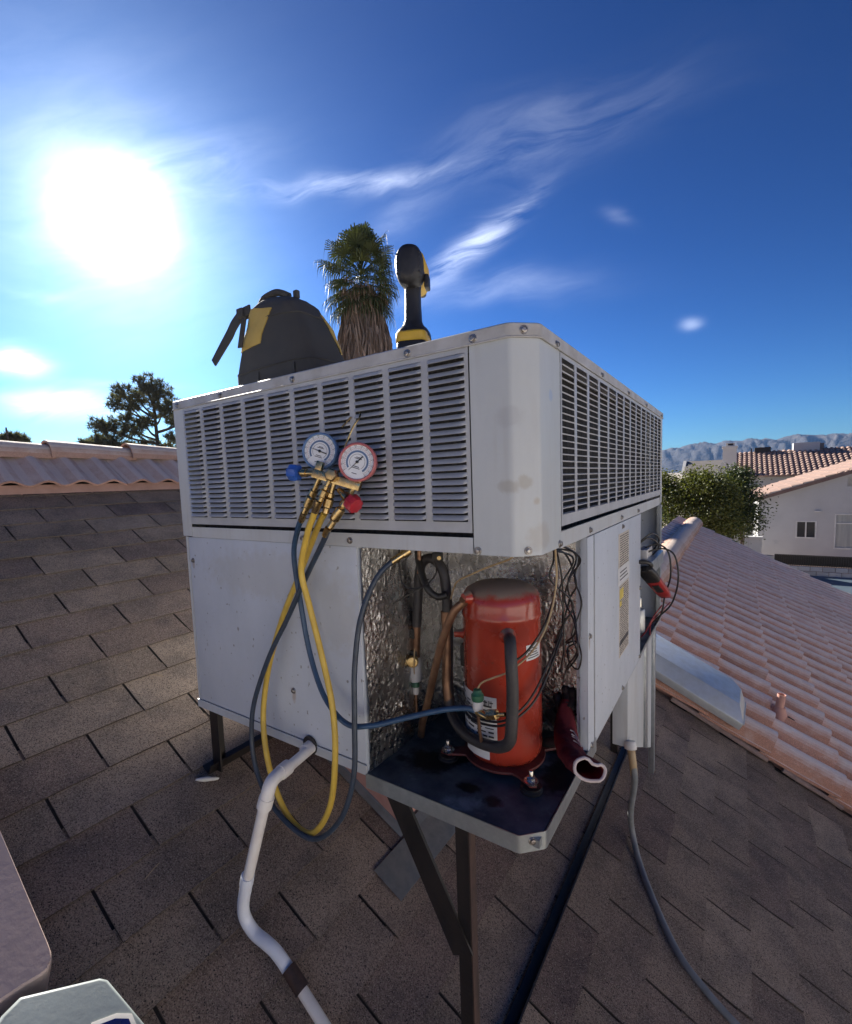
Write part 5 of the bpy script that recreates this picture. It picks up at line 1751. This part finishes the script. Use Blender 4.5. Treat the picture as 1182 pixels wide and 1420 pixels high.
for r_ in range(2): inst('block', bm_, bw, Vector((1.44, 25.0, -3.96 + r_ * .2)) - wloc(bw))
MB().box(1.25, 1.63, 25.03, 25.2, -4.06, -3.66).build('pier', M['mortar'], bw, smooth=False)
fe = thing('iron_fence', 'dark iron fence on top of the block wall', 'fence', (5, 25.1, -4.05))
fb = MB().box(-.012, .012, -.012, .012, 0, .47).mesh('bar', M['iron'], smooth=False)
x = 1.68
while x < 11:
    inst('bar', fb, fe, Vector((x, 25.1, -4.06)) - wloc(fe))
    x += .075
for z in (-4.03, -3.62): MB().box(1.65, 11, 25.085, 25.115, z, z + .03).build('rail', M['iron'], fe, smooth=False)
MB().box(1.65, 11, 25.13, 25.14, -4.05, -3.63).build('screen', M['iron'], fe, smooth=False)
pc = thing('patio_cover', 'blue grey metal patio cover below the block wall', 'patio cover', (5, 23, GZ))
MB().prism([(2.45, 22.4, -4.72), (10, 22.4, -4.72), (10, 24.6, -4.42), (2.45, 24.6, -4.42)], (0, 0, .05)).build('roof_sheet', M['blue_roof'], pc, smooth=False)
MB().box(2.45, 10, 22.36, 22.42, -4.92, -4.64).build('fascia', M['blue_roof'], pc, smooth=False)
for x in (2.6, 5.5, 8.5): MB().box(x, x + .1, 22.5, 22.6, GZ, -4.7).build('post', M['blue_roof'], pc, smooth=False)

# ------------------------------------------------------------------ trees
def leaf_card(mb, p, size, rs, droop=0.):
    a = rs.uniform(0, 6.283)
    el = rs.uniform(-.9, .9)
    d = Vector((math.cos(a) * math.cos(el), math.sin(a) * math.cos(el), math.sin(el) - droop)).normalized()
    s_ = d.cross(Vector((rs.uniform(-1, 1), rs.uniform(-1, 1), rs.uniform(-1, 1)))).normalized()
    n = len(mb.v)
    mb.v += [p, p + d * size * .5 + s_ * size * .26, p + d * size, p + d * size * .5 - s_ * size * .26]
    mb.f.append((n, n + 1, n + 2, n + 3))


def leafy_tree(name, label, base, top, crown, nclump, nleaf, lsize, mat, seed, cat='tree', group=None, trunk_r=.12):
    """crown: list of (centre, radii)"""
    rs = random.Random(seed)
    t = thing(name, label, cat, base, group)
    tr = MB()
    base, top = Vector(base), Vector(top)
    mid = base.lerp(top, .5) + Vector((rs.uniform(-.2, .2), rs.uniform(-.2, .2), 0))
    tp_ = spline([base, mid, top], 6)
    tr.tube(tp_, [trunk_r * (1 - .75 * i / (len(tp_) - 1)) for i in range(len(tp_))], 8)
    lf = MB()
    for c, rad in crown:
        c, rad = Vector(c), Vector(rad)
        if rs.random() < .9:
            s_ = tp_[rs.randrange(len(tp_) // 2, len(tp_))]
            tr.tube(spline([s_, s_.lerp(c, .5) + Vector((0, 0, -.1)), c], 4), [trunk_r * .4 * (1 - .1 * i) for i in range(9)], 6)
        for k in range(nclump):
            while True:
                u = Vector((rs.uniform(-1, 1), rs.uniform(-1, 1), rs.uniform(-1, 1)))
                if .15 < u.length < 1: break
            u = u.normalized() * (u.length ** .45)
            q = c + Vector((u.x * rad.x, u.y * rad.y, u.z * rad.z))
            if noise.noise(q * 1.6) < -.42: continue
            cr = lsize * rs.uniform(1.2, 3.0)
            for _ in range(nleaf):
                p = q + Vector((rs.gauss(0, cr), rs.gauss(0, cr), rs.gauss(0, cr * .7)))
                leaf_card(lf, p, lsize * rs.uniform(.6, 1.3), rs, .2)
    tr.build('trunk', M['bark'], t)
    lf.build('crown', mat, t, smooth=False)
    return t


leafy_tree('leafy_tree', 'broad sunlit green tree in front of the chimney house', (-.6, 20.3, GZ), (-.5, 20.2, -1.2),
           [((-1.9, 20.2, -.85), (.65, .9, .62)), ((-1.25, 20.0, -.62), (.6, .9, .62)), ((-.62, 19.8, -.52), (.55, .9, .62)), ((-.15, 20.2, -.85), (.5, .8, .6)), ((-2.25, 20.2, -.35), (.35, .5, .4)), ((-.95, 20.0, -.25), (.3, .4, .3)), ((-1.4, 19.9, -1.35), (.9, .9, .65)), ((-.5, 19.6, -1.45), (.9, .9, .65)), ((-2.5, 20.6, -1.2), (.8, .8, .9)), ((-.2, 20.0, -2.0), (.5, .6, .4))],
           150, 20, .10, M['leaf'], 11)
leafy_tree('leafy_tree', 'darker bush tree against the white gable wall', (.5, 21.3, GZ), (.45, 21.2, -1.4),
           [((.25, 21.2, -.55), (.4, .5, .55)), ((.50, 21.0, -1.15), (.42, .5, .65)), ((.55, 21.1, -1.75), (.36, .5, .5)), ((.1, 21.3, -1.4), (.45, .5, .75)), ((.25, 21.2, -.12), (.2, .3, .25))], 130, 18, .095, M['leaf_dark'], 12, trunk_r=.09)
leafy_tree('leafy_tree', 'dark tree beside the electrical bay beyond the ridge tiles', (-2.9, 18.5, GZ), (-2.8, 18.5, -2),
           [((-2.6, 18.5, -1.7), (.7, .7, .7)), ((-2.3, 18.4, -2.2), (.5, .6, .5))], 60, 14, .11, M['leaf_dark'], 13)
# pine behind the left ridge
def pine(name, label, base, height, lobes, seed, group=None, sz=.34):
    rs = random.Random(seed)
    t = thing(name, label, 'tree', base, group)
    base = Vector(base)
    tr = MB()
    pts = spline([base, base + V(.15, 0, height * .4), base + V(-.1, .1, height * .7), base + V(.0, 0, height)], 6)
    tr.tube(pts, [.24 * (1 - .85 * i / (len(pts) - 1)) for i in range(len(pts))], 8)
    lf = MB()
    for dx, dz, rx, rz2, att in lobes:
        # lateral axis is the direction across the view
        lat = Vector((.43, .90, 0))
        c = base + lat * dx + V(0, 0, dz) + Vector((-.9, .43, 0)) * rs.uniform(-.6, .6)
        s_ = base + V(0, 0, att)
        tr.tube(spline([s_, s_.lerp(c, .5) + V(0, 0, -.15), c], 5), [.085 * (1 - .07 * i) for i in range(11)], 6)
        for _ in range(int(70 * rx * rz2 + 34)):
            u = Vector((rs.gauss(0, .5), rs.gauss(0, .5), rs.gauss(0, .5)))
            if u.length > 1: u.normalize()
            q = c + lat * (u.x * rx) + Vector((-.9, .43, 0)) * (u.y * rx * .8) + V(0, 0, u.z * rz2)
            tr.tube([q, q.lerp(c, .35)], .012, 4)
            for _ in range(20):
                d = Vector((rs.gauss(0, 1), rs.gauss(0, 1), rs.gauss(.25, 1))).normalized()
                w_ = d.orthogonal().normalized() * .018
                L_ = sz * rs.uniform(.5, 1)
                n = len(lf.v)
                lf.v += [q - w_, q + w_, q + d * L_]
                lf.f.append((n, n + 1, n + 2))
    tr.build('trunk', M['bark'], t)
    lf.build('crown', M['needle'], t, smooth=False)


pine('pine_tree', 'tall open crowned pine tree behind the left ridge', (-26.25, 13.1, -4.6), 11.0,
     [(-.3, 10.6, .55, .55, 9.5), (.45, 10.3, .6, .6, 9.4), (.0, 9.9, .8, .6, 9.2), (-.75, 9.9, .6, .45, 9.0), (.95, 9.5, .7, .5, 8.8), (-1.4, 10.0, .5, .5, 8.8), (-1.75, 9.55, .45, .45, 8.6), (-1.1, 9.3, .5, .35, 8.4),
      (.4, 9.1, .7, .45, 8.4), (1.1, 8.7, .6, .4, 8.0), (-1.4, 8.5, .7, .5, 7.6), (-2.1, 8.2, .75, .6, 7.4), (-2.6, 8.3, .5, .45, 7.4), (-1.1, 8.1, .6, .5, 7.4), (-2.0, 7.5, .7, .5, 7.0), (-.5, 8.5, .4, .3, 7.8),
      (.9, 7.7, .5, .35, 7.2), (1.8, 9.0, .6, .4, 8.0), (2.4, 9.3, .5, .4, 8.0), (1.6, 7.4, .5, .5, 6.8), (-.5, 7.2, .9, .6, 6.4), (-1.5, 6.9, .9, .55, 6.2), (.6, 6.9, .9, .6, 6.2), (1.5, 6.7, .8, .6, 6.2), (-.2, 6.6, 1.0, .6, 6.0), (-2.0, 6.7, .8, .5, 6.0)], 21)
pine('pine_tree', 'small pine top just left of the tall pine', (-27.5, 10.6, -4.6), 7.9, [(0, 7.6, .45, .35, 7), (-.4, 7.3, .4, .3, 6.8), (.45, 7.2, .5, .35, 6.8), (.9, 7.1, .4, .3, 6.8)], 22)
pine('pine_tree', 'tree top peeping over the ridge at the far left edge', (-28.6, 7.2, -4.6), 8.1, [(0, 7.7, .5, .25, 7.2), (-.5, 7.5, .4, .25, 7.0), (.5, 7.55, .35, .2, 7.0)], 23)

# fan palm
pb = Vector((-12.35, 14.65, GZ))
pm = thing('palm_tree', 'fan palm with a thick skirt of dead fronds rising behind the unit', 'tree', pb)
rs = random.Random(31)
lat = Vector((.745, .667, 0))
dep = Vector((-.667, .745, 0))
zc = 8.0
ctr_ = Vector((pb.x - .05, pb.y, zc))
tpts = [pb, pb + V(0, 0, 6), Vector((ctr_.x - .1, ctr_.y, zc))]
MB().tube(spline(tpts, 5), .32, 10).build('trunk', M['bark'], pm)
sk = MB()
def sk_r(z):      # skirt radius by height
    return interp([(2, 1.32), (4.5, 1.26), (5.6, 1.15), (6.6, 1.0), (7.4, .76), (8.1, .44)], z)
core = [[Vector((ctr_.x, ctr_.y, z)) + (lat * math.cos(a) + dep * math.sin(a)) * (sk_r(z) * .80) for a in [2 * math.pi * j / 18 for j in range(18)]] for z in (2, 3.5, 5, 6, 6.8, 7.5, 8.0)]
sk.loft(core)
for _ in range(2600):
    z = rs.uniform(2.6, 8.1)
    a = rs.uniform(0, 6.283)
    d = lat * math.cos(a) + dep * math.sin(a)
    r0 = sk_r(z) * rs.uniform(.78, 1.0)
    p = Vector((ctr_.x, ctr_.y, z)) + d * r0
    L_ = rs.uniform(.5, 1.3)
    tang = d.cross(Vector((0, 0, 1)))
    q = p + V(0, 0, -L_) + d * (rs.uniform(-.04, .16)) + tang * rs.uniform(-.22, .22)
    mid_ = p.lerp(q, .5) + d * rs.uniform(0, .1)
    w_ = tang * rs.uniform(.012, .05)
    n = len(sk.v)
    sk.v += [p - w_ * .5, p + w_ * .5, mid_ + w_, q, mid_ - w_]
    sk.f.append((n, n + 1, n + 2, n + 3, n + 4))
sk.build('dead_frond_skirt', M['palm_dead'], pm, smooth=False)
st_ = MB()
for _ in range(60):          # curved petiole stubs under the crown
    a = rs.uniform(0, 6.283)
    d = lat * math.cos(a) + dep * math.sin(a)
    p = Vector((ctr_.x, ctr_.y, rs.uniform(7.2, 8.0))) + d * .35
    q = p + d * rs.uniform(.3, .6) + V(0, 0, rs.uniform(-.1, .35))
    e_ = q + d * rs.uniform(.0, .3) + V(0, 0, -rs.uniform(.2, .7))
    st_.tube(spline([p, q, e_], 4), .02, 5)
st_.build('petioles', M['palm_dead'], pm)
fr = MB()


def fan(base_, d, L_, blade, rs):
    d = d.normalized()
    hub = base_ + d * L_ + V(0, 0, -.12 * L_)
    side = d.cross(Vector((0, 0, 1)))
    if side.length < .1: side = lat.copy()
    side.normalize()
    nrm_ = side.cross(d)
    fr.tube(spline([base_, base_.lerp(hub, .5) + V(0, 0, .06), hub], 3), .018, 4)
    nbl = 22
    for k in range(nbl):
        a = (k / (nbl - 1) - .5) * R(230)
        bd = (d * math.cos(a) + side * math.sin(a)).normalized()
        LL = blade * (1 - .22 * abs(a) / 2) * rs.uniform(.85, 1.1)
        w_ = bd.cross(nrm_).normalized() * .030
        m1 = hub + bd * LL * .5 + nrm_ * .05
        m2 = hub + bd * LL * .8 + V(0, 0, -.05 * blade)
        tip = hub + bd * LL * .92 + V(0, 0, -blade * rs.uniform(.25, .75))
        n = len(fr.v)
        fr.v += [hub, m1 + w_, m2 + w_ * .7, tip, m2 - w_ * .7, m1 - w_]
        fr.f += [(n, n + 1, n + 5), (n + 1, n + 2, n + 4, n + 5), (n + 2, n + 3, n + 4)]
for k in range(66):
    a = k * 2.399963
    el = R(-52) + R(132) * (k / 65) ** 1.1
    d = (lat * math.cos(a) + dep * math.sin(a)) * math.cos(el) + V(0, 0, math.sin(el))
    L_ = rs.uniform(.75, 1.25) * (.95 + .30 * max(0, math.sin(el)))
    fan(ctr_ + V(0, 0, .0 + .75 * (k / 65)), d, L_, rs.uniform(.66, .92), rs)
for k in range(11):            # upright spear of new leaves
    d = V(rs.uniform(-.16, .16), rs.uniform(-.16, .16), 1)
    fan(ctr_ + V(0, 0, .5), d, rs.uniform(.9, 1.9), .60, rs)
fr.build('crown', M['palm_green'], pm, smooth=False)

# ------------------------------------------------------------------ unseen houses added behind the viewpoint, bouncing sunlight on to the unit
for nm, lb, x0, x1, y0, y1, zt, ax_ in (('added_fill_house', 'unseen two storey cream house added on the right behind the viewpoint to bounce sunlight', 10.5, 20, -13, 7, 1.0, 'x'), ('added_fill_house', 'unseen long cream house added across the yard behind the viewpoint to bounce sunlight', -16, 7, -24, -14.5, .6, 'y')):
    t = thing(nm, lb, 'house', ((x0 + x1) / 2, (y0 + y1) / 2, GZ), 'unseen houses added behind the viewpoint')
    MB().box(x0, x1, y0, y1, GZ, zt).build('wall', M['stucco_cream'], t, smooth=False)
    if ax_ == 'x':
        xm = (x0 + x1) / 2
        MB().prism([(x0 - .5, y0 - .4, zt - .05), (xm, y0 - .4, zt + 1.9), (x1 + .5, y0 - .4, zt - .05)], (0, y1 - y0 + .8, 0)).build('roof', M['far_tile'], t, smooth=False)
        for yy in (-10, -5.5, -1, 3.5):
            for zz in (-4.2, -1.2): window(t, 0, 1, 0, 1, 0, [.5], M['glass']).matrix_local = Matrix.Translation((x0 - (x0 + x1) / 2 - .03, yy - (y0 + y1) / 2, zz - GZ)) @ Matrix.Rotation(R(-90), 4, 'Z') @ Matrix.Diagonal((1.5, 1, 1.3, 1))
    else:
        ym = (y0 + y1) / 2
        MB().prism([(x0 - .4, y0 - .5, zt - .05), (x0 - .4, ym, zt + 1.9), (x0 - .4, y1 + .5, zt - .05)], (x1 - x0 + .8, 0, 0)).build('roof', M['far_tile'], t, smooth=False)
        for xx in (-13, -8, -3, 2):
            window(t, 0, 1, 0, 1, 0, [.5], M['glass']).matrix_local = Matrix.Translation((xx - (x0 + x1) / 2, y1 - (y0 + y1) / 2 + .03, -1.6 - GZ)) @ Matrix.Rotation(R(180), 4, 'Z') @ Matrix.Diagonal((1.5, 1, 1.3, 1))

# ------------------------------------------------------------------ distance haze
hz = bpy.data.materials.new('haze')
hz.use_nodes = True
nt = hz.node_tree
nt.nodes.clear()
pvn = nt.nodes.new('ShaderNodeVolumePrincipled')
pvn.inputs['Color'].default_value = (.26, .50, 1.0, 1)
pvn.inputs['Density'].default_value = .00004
pvn.inputs['Anisotropy'].default_value = .2
om = nt.nodes.new('ShaderNodeOutputMaterial')
nt.links.new(pvn.outputs[0], om.inputs['Volume'])
ho = MB().box(-6600, 6600, -6600, 6600, GZ - 1, 330).build('haze', hz, smooth=False)
stuff(ho)
